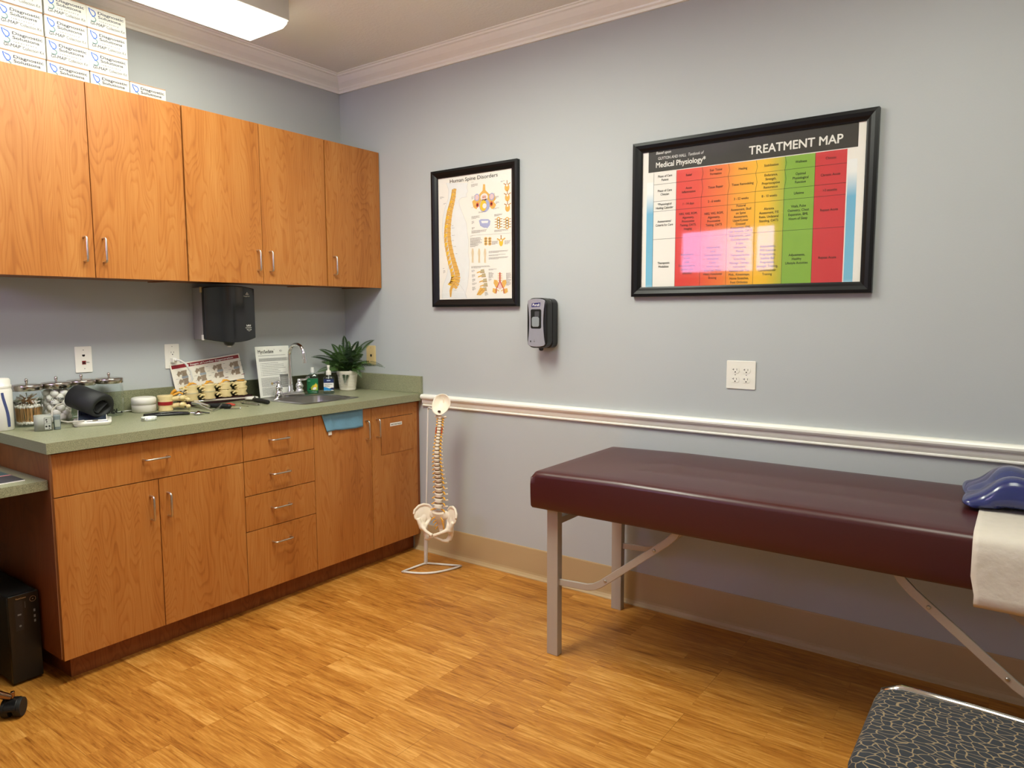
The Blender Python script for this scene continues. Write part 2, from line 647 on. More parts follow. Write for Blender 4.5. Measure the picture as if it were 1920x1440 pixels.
def rrect(x0, y0, x1, y1, r, n=5):
    return arc(x1 - r, y1 - r, r, 0, PI / 2, n) + arc(x0 + r, y1 - r, r, PI / 2, PI, n) + arc(x0 + r, y0 + r, r, PI, 1.5 * PI, n) + arc(x1 - r, y0 + r, r, 1.5 * PI, 2 * PI, n)

# palette
wall_paint = paint_mat('blue_grey_wall_paint', (180, 184, 187), scale=140, bump=0.12)
ceil_paint = paint_mat('ceiling_texture', (238, 237, 230), scale=75, bump=0.9, rough=0.8)
trim_paint = pbr('gloss_cream_trim_paint', (245, 243, 236), 0.32, var=0.02, coat=0.2)
base_vinyl = pbr('tan_cove_vinyl', (186, 160, 120), 0.42, var=0.04, scale=6)
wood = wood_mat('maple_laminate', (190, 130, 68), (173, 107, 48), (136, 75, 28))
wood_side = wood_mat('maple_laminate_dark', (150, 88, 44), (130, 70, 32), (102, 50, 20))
band = pbr('edge_banding', (196, 150, 104), 0.5)
counter_m = speckle_mat('sage_speckle_laminate', (112, 114, 90), (142, 144, 114), (168, 168, 138))
nickel = pbr('satin_nickel', (205, 198, 188), 0.30, 1.0)
chrome = pbr('chrome', (228, 228, 230), 0.07, 1.0, var=0.01)
steel = pbr('brushed_steel', (178, 176, 172), 0.28, 1.0, scale=80)
white_pl = pbr('white_plastic', (236, 232, 224), 0.35, var=0.01)
ivory_pl = pbr('almond_plastic', (222, 196, 140), 0.4, var=0.02)
black_pl = pbr('black_plastic', (16, 16, 18), 0.28, var=0.1)
black_matte = pbr('matte_black', (20, 20, 21), 0.6, var=0.1)
dark_hole = pbr('dark_recess', (10, 9, 9), 0.9)
ink = pbr('black_ink', (22, 20, 20), 0.7)
ink_grey = pbr('grey_ink', (118, 116, 116), 0.7)
paper = pbr('white_paper', (240, 236, 230), 0.7, var=0.01)
# ---------------------------------------------------------------- room shell
RX, RY, CZ = 4.35, -3.5, 2.743
def struct(mb, name, **k):
    o = mb.build(name, **k)
    o['kind'] = 'structure'
    return o
m = MB(); m.box((-0.1, RY - 0.1, -0.1), (RX + 0.1, 0.1, 0), floor_mat()); struct(m, 'floor')
m = MB(); m.box((-0.1, RY - 0.1, CZ), (RX + 0.1, 0.1, CZ + 0.1), ceil_paint); struct(m, 'ceiling')
m = MB(); m.box((-0.1, RY - 0.1, 0), (0, 0.1, CZ), wall_paint); struct(m, 'wall_left')
m = MB(); m.box((0, 0, 0), (RX, 0.1, CZ), wall_paint); struct(m, 'wall_back')
m = MB(); m.box((RX, RY - 0.1, 0), (RX + 0.1, 0.1, CZ), wall_paint); struct(m, 'wall_right')
WX0, WX1, WZ0, WZ1 = 0.66, 1.58, 1.70, 2.15
m = MB()
for a, b in (((0, 0), (WX0, CZ)), ((WX1, 0), (RX, CZ)), ((WX0, 0), (WX1, WZ0)), ((WX0, WZ1), (WX1, CZ))):
    m.box((a[0], RY - 0.1, a[1]), (b[0], RY, b[1]), wall_paint)
struct(m, 'wall_front')
# high window behind the camera (seen only as a reflection in the poster glass)
e = bpy.data.objects.new('window_1', None); COL.objects.link(e); e.location = (WX0, RY, WZ0); WL[e.name] = Vector((WX0, RY, WZ0)); e['kind'] = 'structure'
m = MB()
for a, b in (((WX0, WZ0), (WX0 + .035, WZ1)), ((WX1 - .035, WZ0), (WX1, WZ1)), ((WX0, WZ0), (WX1, WZ0 + .035)), ((WX0, WZ1 - .035), (WX1, WZ1)), ((1.36, WZ0), (1.39, WZ1))):
    m.box((a[0], RY - 0.07, a[1]), (b[0], RY - 0.03, b[1]), trim_paint)
m.build('window_frame', e)
m = MB(); m.box((WX0 - .01, RY - .03, WZ0 - .02), (WX1 + .01, RY + .04, WZ0), trim_paint); m.build('window_sill', e)
m = MB(); m.box((WX0 + .03, RY - 0.054, WZ0 + .03), (WX1 - .03, RY - 0.05, WZ1 - .03), glassy('window_glass')); m.build('window_pane', e)
# crown moulding, chair rail, cove base
crown = [(0, 2.657), (.011, 2.657), (.013, 2.668), (.019, 2.675), (.021, 2.682), (.030, 2.690), (.048, 2.703), (.062, 2.717), (.070, 2.726), (.080, 2.729), (.083, 2.736), (.092, 2.738), (.092, 2.743), (0, 2.743)]
m = MB(); m.extr(crown, (0, 0), (RX, 0), trim_paint, (0, -1)); struct(m, 'trim_1')
m = MB(); m.extr(crown, (0, RY), (0, 0), trim_paint, (1, 0)); struct(m, 'trim_2')
m = MB(); m.extr(crown, (RX, RY), (RX, 0), trim_paint, (-1, 0)); struct(m, 'trim_3')
m = MB(); m.extr(crown, (0, RY), (RX, RY), trim_paint, (0, 1)); struct(m, 'trim_4')
rail = [(0, .842), (.010, .842), (.014, .846), (.014, .851), (.010, .854), (.013, .857), (.016, .864), (.019, .876), (.022, .882), (.029, .886), (.033, .893), (.033, .901), (.029, .907), (.022, .911), (0, .911)]
m = MB(); m.extr(rail, (.645, 0), (RX, 0), trim_paint, (0, -1)); struct(m, 'trim_5')
m = MB(); m.extr(rail, (RX, -2.3), (RX, 0), trim_paint, (-1, 0)); struct(m, 'trim_6')
cove = [(0, 0), (.020, 0), (.019, .004), (.012, .010), (.006, .020), (.0045, .030), (.004, .152), (.0025, .1576), (0, .1576)]
m = MB(); m.extr(cove, (.56, 0), (RX, 0), base_vinyl, (0, -1)); struct(m, 'baseboard_back')
m = MB(); m.extr(cove, (RX, -2.3), (RX, 0), base_vinyl, (-1, 0)); struct(m, 'baseboard_right')
m = MB(); m.extr(cove, (0, RY), (0, -1.95), base_vinyl, (1, 0)); struct(m, 'baseboard_left')
# entry door in the right wall, behind the camera's right shoulder
e = bpy.data.objects.new('door_1', None); COL.objects.link(e); e.location = (RX, -3.25, 0); WL[e.name] = Vector((RX, -3.25, 0)); e['kind'] = 'structure'
m = MB(); m.box((RX - .03, -3.25, .005), (RX - .001, -2.38, 2.05), wood); m.build('door_leaf', e)
m = MB()
for a, b in (((-3.31, 0), (-3.25, 2.11)), ((-2.38, 0), (-2.32, 2.11)), ((-3.25, 2.05), (-2.38, 2.11))):
    m.box((RX - .045, a[0], a[1]), (RX, b[0], b[1]), trim_paint)
m.build('door_frame', e)
m = MB(); m.tube([(RX - .03, -2.46, .98), (RX - .08, -2.46, .98), (RX - .085, -2.50, .98), (RX - .085, -2.58, .98)], .009, nickel); m.build('door_handle', e)

# ---------------------------------------------------------------- ceiling lights: the cabinet one, and two unseen ones added for fill
def ceiling_fixture(x0, x1, y0, y1, power, label, name='ceiling_light'):
    t = thing(name, label, 'ceiling light', ((x0 + x1) / 2, (y0 + y1) / 2, CZ))
    hous = pbr('grey_steel_housing', (176, 168, 160), 0.5)
    lens = MATS.get('diffuser_%g' % power)
    if not lens:
        lens, nt, b = newmat('lit_acrylic_diffuser')
        b.inputs['Base Color'].default_value = lin((245, 245, 240))
        b.inputs['Emission Color'].default_value = (0.97, 1.0, 0.85, 1)
        nz = N(nt, 'ShaderNodeTexNoise', Scale=2.0)
        mr = N(nt, 'ShaderNodeMapRange')
        mr.inputs['To Min'].default_value = power * 0.93
        mr.inputs['To Max'].default_value = power * 1.07
        nt.links.new(nz.outputs['Fac'], mr.inputs['Value'])
        nt.links.new(mr.outputs[0], b.inputs['Emission Strength'])
        MATS['diffuser_%g' % power] = lens
    m = MB()
    m.box((x0, y0, 2.654), (x0 + .010, y1, CZ), hous); m.box((x1 - .010, y0, 2.654), (x1, y1, CZ), hous)
    m.box((x0 + .012, y0, 2.73), (x1 - .012, y1, CZ), hous)
    m.build('housing', t)
    # wraparound acrylic diffuser, a shallow tray below the housing
    pr = [(x0 + .008, 2.656), (x0 + .014, 2.640), (x0 + .034, 2.632), (x0 + .044, 2.628), (x1 - .044, 2.628), (x1 - .034, 2.632), (x1 - .014, 2.640), (x1 - .008, 2.656)]
    m = MB()
    n = len(pr)
    ys = (y0 + .001, y1 - .001)
    vs = [(x, y, z) for y in ys for x, z in pr]
    m.add(vs, [(i, i + 1, n + i + 1, n + i) for i in range(n - 1)], lens)
    m.add([(x, ys[0], z) for x, z in pr], [tuple(range(n))[::-1]], lens)
    m.add([(x, ys[1], z) for x, z in pr], [tuple(range(n))], lens)
    m.build('diffuser', t)
    for yy in (y0, y1):
        s_ = 1 if yy == y1 else -1
        m = MB(); m.box((x0 + .002, yy, 2.650), (x1 - .002, yy + .004 * s_, CZ), hous)
        m.build('end_cap', t)
    return t
ceiling_fixture(.345, .675, -2.10, -.865, LAMP_KEY, 'long fluorescent ceiling light with white wraparound diffuser above the cabinets')
ceiling_fixture(1.24, 1.72, -2.15, -.95, LAMP_FILL_MID, 'wide unseen fill light added in the middle of the ceiling')
ceiling_fixture(2.85, 3.45, -2.0, -.80, LAMP_FILL_SIDE, 'unseen fill light added on the ceiling at the entry door side of the room')

# ---------------------------------------------------------------- handles
def pull(p, cx, cy, cz, vert, x):
    """satin D-shaped wire pull on a face at x"""
    h = .048; d = .030; r = .0042
    pts = [(0, -h), (d - .008, -h), (d - .002, -h + .003), (d, -h + .010), (d, h - .010), (d - .002, h - .003), (d - .008, h), (0, h)]
    m = MB()
    m.tube([(x + a, cy + (0 if vert else b), cz + (b if vert else 0)) for a, b in pts], r, nickel, 8)
    return m.build('handle', p)

# ---------------------------------------------------------------- wall cabinets
UX, UT, UB = .3274, 2.278, 1.5105
G = .0016
def wall_cabinet(y0, y1, seams, handles, label):
    t = thing('wall_cabinet', label, 'cabinet', (0, (y0 + y1) / 2, UB), 'wall cabinets over the counter')
    m = MB()
    th = .016
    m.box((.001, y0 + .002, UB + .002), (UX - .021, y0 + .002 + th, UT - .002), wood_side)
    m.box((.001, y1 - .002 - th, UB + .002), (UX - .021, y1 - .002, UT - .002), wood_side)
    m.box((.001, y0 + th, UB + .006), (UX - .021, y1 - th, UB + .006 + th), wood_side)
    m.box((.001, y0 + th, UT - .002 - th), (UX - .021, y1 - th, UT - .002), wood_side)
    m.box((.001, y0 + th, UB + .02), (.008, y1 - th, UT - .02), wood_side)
    m.build('body', t)
    ed = [y0] + seams + [y1]
    for i in range(len(ed) - 1):
        m = MB()
        a, b = ed[i] + G, ed[i + 1] - G
        if i == 0: a += .0025
        if i == len(ed) - 2: b -= .0015
        m.box((UX - .019, a, UB), (UX, b, UT), wood)
        d = m.build('door', t, bevel=.0008, seg=1)
        pull(d, 0, handles[i], 1.622, True, UX)
    return t
wall_cabinet(-1.985, -1.1866, [-1.5827], [-1.622, -1.549], 'maple wall cabinet with stacked kit boxes on top, furthest from the posters')
wall_cabinet(-1.1866, -.3989, [-.7965], [-.829, -.759], 'maple two-door wall cabinet above the black towel dispenser')
wall_cabinet(-.3989, -.003, [], [-.355], 'narrow maple single-door wall cabinet in the room corner')

# ---------------------------------------------------------------- base cabinets
BX, BB, BT = .6103, .0972, .868
def base_cabinet(y0, y1, label, left_end=False):
    t = thing('base_cabinet', label, 'cabinet', (.3, (y0 + y1) / 2, 0), 'base cabinets under the green counter')
    m = MB(); th = .018
    xf = BX - .021
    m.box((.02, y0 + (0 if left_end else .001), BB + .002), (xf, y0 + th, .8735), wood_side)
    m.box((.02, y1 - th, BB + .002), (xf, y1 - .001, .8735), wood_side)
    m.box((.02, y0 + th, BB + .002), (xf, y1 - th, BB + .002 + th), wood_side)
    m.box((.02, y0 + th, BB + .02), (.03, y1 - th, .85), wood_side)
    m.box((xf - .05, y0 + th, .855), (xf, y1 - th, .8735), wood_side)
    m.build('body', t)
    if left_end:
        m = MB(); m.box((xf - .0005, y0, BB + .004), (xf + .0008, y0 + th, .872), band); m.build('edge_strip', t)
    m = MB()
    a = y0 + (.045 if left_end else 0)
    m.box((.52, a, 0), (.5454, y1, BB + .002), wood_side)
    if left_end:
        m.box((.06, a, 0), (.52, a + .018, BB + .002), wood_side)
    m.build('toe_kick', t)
    return t
def front(t, kind, y0, y1, z0, z1):
    m = MB(); m.box((BX - .019, y0 + G, z0 + G), (BX, y1 - G, z1 - G), wood)
    return m.build(kind, t, bevel=.0008, seg=1)
t = base_cabinet(-1.8994, -1.1342, 'maple base cabinet with one wide drawer over two doors, beside the desk', True)
d = front(t, 'drawer', -1.8994, -1.1342, .7074, BT); pull(d, 0, -1.527, .794, False, BX)
d = front(t, 'door', -1.8994, -1.5185, BB, .7074); pull(d, 0, -1.555, .597, True, BX)
d = front(t, 'door', -1.5185, -1.1342, BB, .7074); pull(d, 0, -1.485, .597, True, BX)
t = base_cabinet(-1.1342, -.7466, 'maple base cabinet with a stack of four drawers')
for z0, z1, zh in ((.708, BT, .790), (.549, .708, .632), (.387, .549, .474), (BB, .387, .312)):
    d = front(t, 'drawer', -1.1342, -.7466, z0, z1); pull(d, 0, -.952, zh, False, BX)
t = base_cabinet(-.7466, -.002, 'maple two-door sink base cabinet with a waste flap, next to the spine model')
d = front(t, 'door', -.7466, -.371, BB, BT); pull(d, 0, -.411, .756, True, BX)
d = front(t, 'door', -.371, -.022, BB, BT); pull(d, 0, -.336, .756, True, BX)
m = MB(); m.box((BX - .019, -.0205, BB), (BX - .004, -.003, BT), wood_side); m.build('filler', t)
gap = pbr('shadow_gap', (48, 22, 8), .8)
m = MB(LW(BX, 0, 0))
m.rect(-.3055, .6035, -.0615, .8035, .0003, gap)
fl = m.build('flap_gap', d)
m = MB(); m.box((BX + .0004, -.3035, .6045), (BX + .0018, -.0635, .8005), wood); fl = m.build('waste_flap', d)
m = MB(LW(BX, 0, 0)); m.rect(-.237, .752, -.146, .770, .0022, paper); m.text('NOT FOR TRASH', -.1915, .7575, .0088, .0024, ink, bold=.02, width=.078)
m.build('label_tape', d)

# ---------------------------------------------------------------- countertop with backsplash
SX0, SX1, SY0, SY1 = .150, .485, -.695, -.365      # sink cut-out
CX, CT, CB_ = .6385, .9134, .8742
m = MB()
m.box((.001, -1.922, CB_), (CX, SY0, CT), counter_m)
m.box((.001, SY1, CB_), (CX, -.001, CT), counter_m)
m.box((.001, SY0, CB_), (SX0, SY1, CT), counter_m)
m.box((SX1, SY0, CB_), (CX, SY1, CT), counter_m)
tag(m.build('worktop', org=(.3, -.96, CB_)), 'long speckled sage-green laminate worktop on the base cabinets', 'countertop')
wt = bpy.data.objects['worktop']
m = MB(); m.box((.001, -1.922, CT), (.020, -.001, 1.0098), counter_m); m.box((.020, -.020, CT), (CX, -.001, 1.0098), counter_m)
m.build('backsplash', wt, bevel=.0015, seg=1)

# sink
t = thing('bar_sink', 'small stainless steel bar sink set into the green worktop', 'sink', (.32, -.53, CT))
m = MB()
O = rrect(.128, -.722, .506, -.342, .03); I = rrect(SX0 + .03, SY0 + .005, SX1 - .004, SY1 - .005, .045)
zt = CT + .0025
def ringpts(P, n=24):
    return P
n = len(O)
vs = [(x, y, CT + .0003) for x, y in O] + [(x, y, zt) for x, y in rrect(.131, -.719, .503, -.345, .028)] + [(x, y, zt) for x, y in I] + [(x, y, zt - .006) for x, y in rrect(SX0 + .036, SY0 + .010, SX1 - .008, SY1 - .010, .045)]
fs = []
for j in range(3):
    for i in range(n):
        k = (i + 1) % n
        fs.append((j * n + i, j * n + k, (j + 1) * n + k, (j + 1) * n + i))
m.add(vs, fs, steel, True); m.build('rim', t)
m = MB()
prs = [(.036, zt - .006, .045), (.040, zt - .10, .05), (.055, zt - .135, .06), (.09, zt - .14, .05)]
rings = []
for ins, z, r in prs:
    dx = ins - .036
    rings.append([(x, y, z) for x, y in rrect(SX0 + .036 + dx, SY0 + .010 + dx, SX1 - .008 - dx, SY1 - .010 - dx, max(.01, r - dx * .3))])
vs = [p for R_ in rings for p in R_]
fs = []
for j in range(len(rings) - 1):
    for i in range(n):
        k = (i + 1) % n
        fs.append((j * n + i, j * n + k, (j + 1) * n + k, (j + 1) * n + i))
fs.append(tuple(range(3 * n, 4 * n)))
m.add(vs, fs, steel, True); m.build('bowl', t)
m = MB(); m.lathe([(.028, zt - .1385), (.028, zt - .136), (.020, zt - .1375), (.001, zt - .1378)], chrome, (.33, -.53, 0)); m.build('drain', t)

# faucet
t = thing('faucet', 'chrome gooseneck bar faucet with two lever handles behind the sink', 'faucet', (.155, -.54, zt))
m = MB(); m.prism(rrect(.128, -.635, .182, -.445, .024), zt, zt + .018, chrome, True)
m.prism(rrect(.134, -.628, .176, -.452, .02), zt + .018, zt + .026, chrome, True)
m.build('base_plate', t, bevel=.002)
m = MB(); fx, fy = .165, -.54
m.lathe([(.018, zt + .024), (.017, zt + .034), (.012, zt + .05), (.0105, zt + .07)], chrome, (fx, fy, 0))
pts = [(fx, fy, zt + .06), (fx, fy, zt + .225)]
for i in range(1, 15):
    a = PI - PI * 1.04 * i / 14
    pts.append((fx + .062 + .062 * math.cos(a), fy, zt + .225 + .060 * math.sin(a)))
pts.append((fx + .127, fy, zt + .205))
m.tube(pts, .0095, chrome, 14)
m.build('spout', t)
m = MB(); m.cyl((fx + .127, fy, zt + .212), (fx + .128, fy, zt + .186), .0112, chrome); m.build('aerator', t)
for s_, tip in ((-1, (.190, -.672, zt + .083)), (1, (.150, -.405, zt + .093))):
    yy = -.54 + s_ * .068
    m = MB()
    m.lathe([(.021, zt + .022), (.021, zt + .032), (.015, zt + .037), (.020, zt + .045), (.022, zt + .055), (.018, zt + .064), (.012, zt + .070), (.011, zt + .08), (.012, zt + .086), (.006, zt + .092)], chrome, (.155, yy, 0), 20)
    m.tube([(.155, yy, zt + .082), (.160, yy + s_ * .012, zt + .086), (.168, yy + s_ * .03, zt + .085), (.8 * tip[0] + .2 * .168, yy + (tip[1] - yy) * .8, tip[2] - .001), tip], [.0075, .007, .0062, .0065, .0075], chrome, 10)
    m.build('lever_handle', t)
# ---------------------------------------------------------------- framed posters
frame_blk = pbr('satin_black_frame', (8, 8, 12), 0.36, var=0.1, spec=0.3)
def picture(name, label, x0, z0, x1, z1, fw, d):
    t = thing(name, label, 'picture', ((x0 + x1) / 2, 0, z0))
    m = MB()
    # mitred moulding: stepped profile (inset from the outer edge, depth)
    prof = [(0, .001), (0, d), (fw * .30, d + .002), (fw * .62, d - .002), (fw * .86, d - .008), (fw, d - .010), (fw, .001)]
    n = len(prof)
    cs = [(x0, z0, 1, 1), (x1, z0, -1, 1), (x1, z1, -1, -1), (x0, z1, 1, -1)]
    vs = []
    for cx, cz, sx, sz in cs:
        for a, b in prof:
            vs.append((cx + sx * a, -b, cz + sz * a))
    fs = []
    for j in range(4):
        k = (j + 1) % 4
        for i in range(n - 1):
            fs.append((j * n + i, k * n + i, k * n + i + 1, j * n + i + 1))
    m.add(vs, fs, frame_blk)
    m.build('frame', t)
    m = MB(BW(0, 0, 0))
    m.rect(x0 + fw - .004, z0 + fw - .004, x1 - fw + .004, z1 - fw + .004, d - .0158, paper)
    m.build('poster', t)
    return t
def pane(t, x0, z0, x1, z1, fw, d, mat):
    m = MB(BW(0, 0, 0)); m.rect(x0 + fw - .002, z0 + fw - .002, x1 - fw + .002, z1 - fw + .002, d - .0115, mat)
    m.build('glass_pane', t)
poster_glass = glassy('poster_glass', (252, 252, 252), .03, 1.52)

# --- treatment map chart
PX0, PZ0, PX1, PZ1, FW, FD = 1.941, 1.434, 2.921, 2.102, .042, .026
t = picture('framed_chart', 'wide black-framed chart of coloured columns titled TREATMENT MAP', PX0, PZ0, PX1, PZ1, FW, FD)
P0 = FD - .0158
band_m = pbr('charcoal_print', (42, 40, 36), .6, scale=8)
F = BW(0, 0, 0)
m = MB(F)
m.rect(2.010, 1.972, 2.852, 2.062, P0 + .0003, band_m)
m.build('title_band', t)
sky_print = gradient_mat('blue_fade_print', 2, 0.0, .45, [(0, (236, 240, 240)), (.12, (120, 190, 220)), (.8, (110, 180, 215)), (1, (238, 240, 240))])
m = MB(F); m.rect(2.004, 1.475, 2.037, 1.93, P0 + .0003, sky_print); m.build('blue_side_stripe', t)
m = MB(F); m.rect(2.820, 1.475, 2.852, 1.93, P0 + .0003, sky_print); m.build('blue_side_stripe', t)
cx = [2.141, 2.2535, 2.366, 2.4785, 2.591, 2.7035, 2.816]
rz = [1.969, 1.918, 1.846, 1.803, 1.683, 1.476]
def srow(c):
    return c
cx0 = WL[t.name].x
chart_m = gradient_mat('rainbow_column_print', 0, 2.141 - cx0, 2.591 - cx0, [(0, (222, 48, 38)), (.22, (228, 66, 36)), (.28, (232, 84, 34)), (.47, (240, 122, 30)), (.56, (244, 158, 20)), (.75, (250, 186, 8)), (1.0, (247, 196, 14))], .5)
yel_grn = gradient_mat('yellow_to_green_print', 0, 2.4785 - cx0, 2.591 - cx0, [(0, (250, 190, 8)), (.45, (240, 192, 20)), (1, (170, 180, 40))], .5)
grn = pbr('leaf_green_print', (132, 176, 48), .5)
red = pbr('red_print', (206, 44, 46), .5)
m = MB(F)
m.rect(cx[0], rz[-1], cx[3], rz[0], P0 + .0003, chart_m)
m.rect(cx[3], rz[-1], cx[4], rz[0], P0 + .0003, yel_grn)
m.rect(cx[4], rz[-1], cx[5], rz[0], P0 + .0003, grn)
m.rect(cx[5], rz[-1], cx[6], rz[0], P0 + .0003, red)
m.build('colour_columns', t)
m = MB(F)
lw = .0011
for z in rz[1:]:
    m.stroke([(2.036, z), (2.816, z)], lw, P0 + .0006, ink)
m.stroke([(2.036, rz[0]), (2.036, rz[-1])], lw, P0 + .0006, ink)
for i, x in enumerate(cx[:6]):
    if 1 <= i <= 4:
        zz = rz[0]
        for r in (0, 1):
            za, zb = rz[r], rz[r + 1]
            m.stroke([(x, za), (x + .006, (za + zb) / 2), (x, zb)], lw, P0 + .0006, ink)
        m.stroke([(x, rz[2]), (x, rz[-1])], lw, P0 + .0006, ink)
    else:
        m.stroke([(x, rz[0]), (x, rz[-1])], lw, P0 + .0006, ink)
m.build('table_lines', t)
m = MB(F)
hdr = pbr('white_ink', (238, 236, 230), .6)
m.text('TREATMENT MAP', 2.800, 1.994, .047, P0 + .0006, hdr, 'r', width=.352, bold=.028)
m.text('Based upon', 2.045, 2.046, .0165, P0 + .0006, hdr, 'l', width=.068, slant=.22, bold=.01)
m.text('GUYTON AND HALL', 2.055, 2.022, .0175, P0 + .0006, hdr, 'l', width=.128, bold=.005)
m.text('Textbook of', 2.190, 2.023, .0175, P0 + .0006, hdr, 'l', width=.068, slant=.22)
m.text('Medical Physiology*', 2.045, 1.990, .032, P0 + .0006, hdr, 'l', width=.224, bold=.03)
m.build('title_lettering', t)
cells = [
    [['Phase of Care', 'Patient'], ['Relief'], ['Scar Tissue', 'Formation'], ['Healing'], ['Stabilization'], ['Wellness'], ['Chronic']],
    [['Phase of Care', 'Clinician'], ['Acute', 'Inflammation'], ['Tissue Repair'], ['Tissue Remodeling'], ['Endurance,', 'Strength,', 'Proprioceptive', 'Restoration'], ['Optimal', 'Physiological', 'Function'], ['Chronic Acute']],
    [['*Physiological', 'Healing Calendar'], ['1 - 14 days'], ['2 - 6 weeks'], ['3 - 52 weeks'], ['8 - 10 weeks'], ['Lifetime'], ['>3 months']],
    [['Assessments/', 'Criteria for Care'], ['NRS, VAS, ROM,', 'Algometry,', 'Provocative', 'Testing, OATS,', 'Imaging'], ['NRS, VAS, ROM,', 'Algometry,', 'Provocative', 'Testing, OATS'],
     ['Postural', 'Assessment, Skull', 'on Spine', 'Assessment,', 'Upper/Lower', 'Crossed', 'Assessment, FMS,', 'Gait Analysis, OATS'], ['Alaranta', 'Assessment, F/E', 'Ratio, Unilateral', 'Standing, OATS'],
     ['Vitals, Pulse', 'Oximetry, Chest', 'Expansion, BMI,', 'Hours of Sleep'], ['Repeat Acute']],
    [['Therapeutic', 'Modalities'], ['Adjustments,', 'E-Stim,', 'Laser,', 'Decompression,', 'Home Care', '(Insulite)'], ['Adjustments,', 'Laser,', 'Decompression,', 'Ultrasound,', 'E-Stim,', 'Home Care', '(Exercise, Moist', 'Heat), Functional', 'Bracing'],
     ['Adjustments, Laser,', 'Decompression,', 'E-Stim,', 'Ultrasound,', 'Manual', 'Therapies/Active', 'Stretching,', 'Massage Therapy,', 'Instrument', 'Assisted Soft Tiss.', 'Mob., Kinesiotape,', 'Home Stretches,', 'Foot Orthotics'],
     ['Adjustments,', 'FMS Exercise', 'Progressions,', 'Stability Ball', 'Progression,', 'Strength Training,', 'Cardiovascular', 'Training'], ['Adjustments,', 'Healthy', 'Lifestyle Activities'], ['Repeat Acute']]]
m = MB(F)
edges = [2.036] + cx
for r, row in enumerate(cells):
    for c, lines in enumerate(row):
        uc = (edges[c] + edges[c + 1]) / 2 + (.004 if r < 2 and 1 < c < 6 else 0)
        zc = (rz[r] + rz[r + 1]) / 2
        if r == 3 and len(lines) < 8: zc += .008
        if r == 3 and len(lines) == 8: zc += .002
        if r == 4: zc -= .008
        if r == 4 and len(lines) == 13: zc += .010
        ps = .0158 if len(lines) > 9 else .0146 if r == 3 and len(lines) > 7 else .0158
        for i, ln in enumerate(lines):
            m.text(ln, uc, zc + (len(lines) / 2 - i - .5) * ps - .0045, .0136, P0 + .0007, ink, sx=.86, bold=.012)
m.build('table_lettering', t)
pane(t, PX0, PZ0, PX1, PZ1, FW, FD, poster_glass)

# --- spine anatomy chart
QX0, QZ0, QX1, QZ1, FW, FD = .742, 1.3975, 1.3125, 2.120, .040, .026
t = picture('framed_anatomy_poster', 'tall black-framed anatomy poster titled Human Spine Disorders', QX0, QZ0, QX1, QZ1, FW, FD)
gx0, gx1, gz0, gz1 = QX0 + FW, QX1 - FW, QZ0 + FW, QZ1 - FW
P0 = FD - .0158
W_, H_ = gx1 - gx0, gz1 - gz0
def nu(px, py):
    """crop pixels of the poster -> sheet coordinates"""
    u = (px - 122) / (617 - 122)
    top = 210 - 84 * u
    bot = 1022 - 12 * u
    return gx0 + W_ * u, gz1 - H_ * (py - top) / (bot - top)
faint = pbr('faint_grey_print', (206, 206, 204), .6)
faint2 = pbr('pale_blue_print', (232, 234, 235), .6)
bone_p = pbr('bone_print', (226, 178, 92), .6, var=.15, scale=120)
bone_d = pbr('ochre_print', (176, 116, 44), .6)
blue_p = pbr('lavender_print', (166, 174, 214), .6, scale=90, var=.1)
pink_p = pbr('pink_print', (232, 196, 196), .6)
red_p = pbr('artery_red_print', (196, 60, 50), .6)
yel_p = pbr('yellow_print', (244, 196, 60), .6)
F = BW(0, 0, 0)
m = MB(F)
m.text('Human Spine Disorders', *nu(366, 208), .027, P0 + .0006, ink, width=.318, bold=.012)
m.build('title_lettering', t)
# ghost body: filled pale figure with outline
m = MB(F)
prof_f = [(330, 230), (322, 260), (330, 285), (318, 305), (322, 322), (285, 330), (268, 345), (270, 380), (290, 430), (318, 500), (322, 560), (332, 620), (328, 700), (335, 760), (330, 850), (322, 920), (306, 980), (318, 1012)]
prof_b = [(180, 232), (196, 280), (192, 340), (170, 400), (152, 470), (146, 560), (160, 650), (182, 730), (188, 800), (176, 860), (150, 920), (140, 980), (142, 1014)]
pts = [nu(*p) for p in prof_f] + [nu(*p) for p in prof_b[::-1]]
m.flat(pts, P0 + .0003, faint2)
m.stroke([nu(*p) for p in prof_f], .0016, P0 + .0005, faint)
m.stroke([nu(*p) for p in prof_b], .0016, P0 + .0005, faint)
m.stroke([nu(*p) for p in ((225, 900), (270, 920), (300, 965), (312, 1010))], .0016, P0 + .0006, faint)
m.build('body_outline', t)
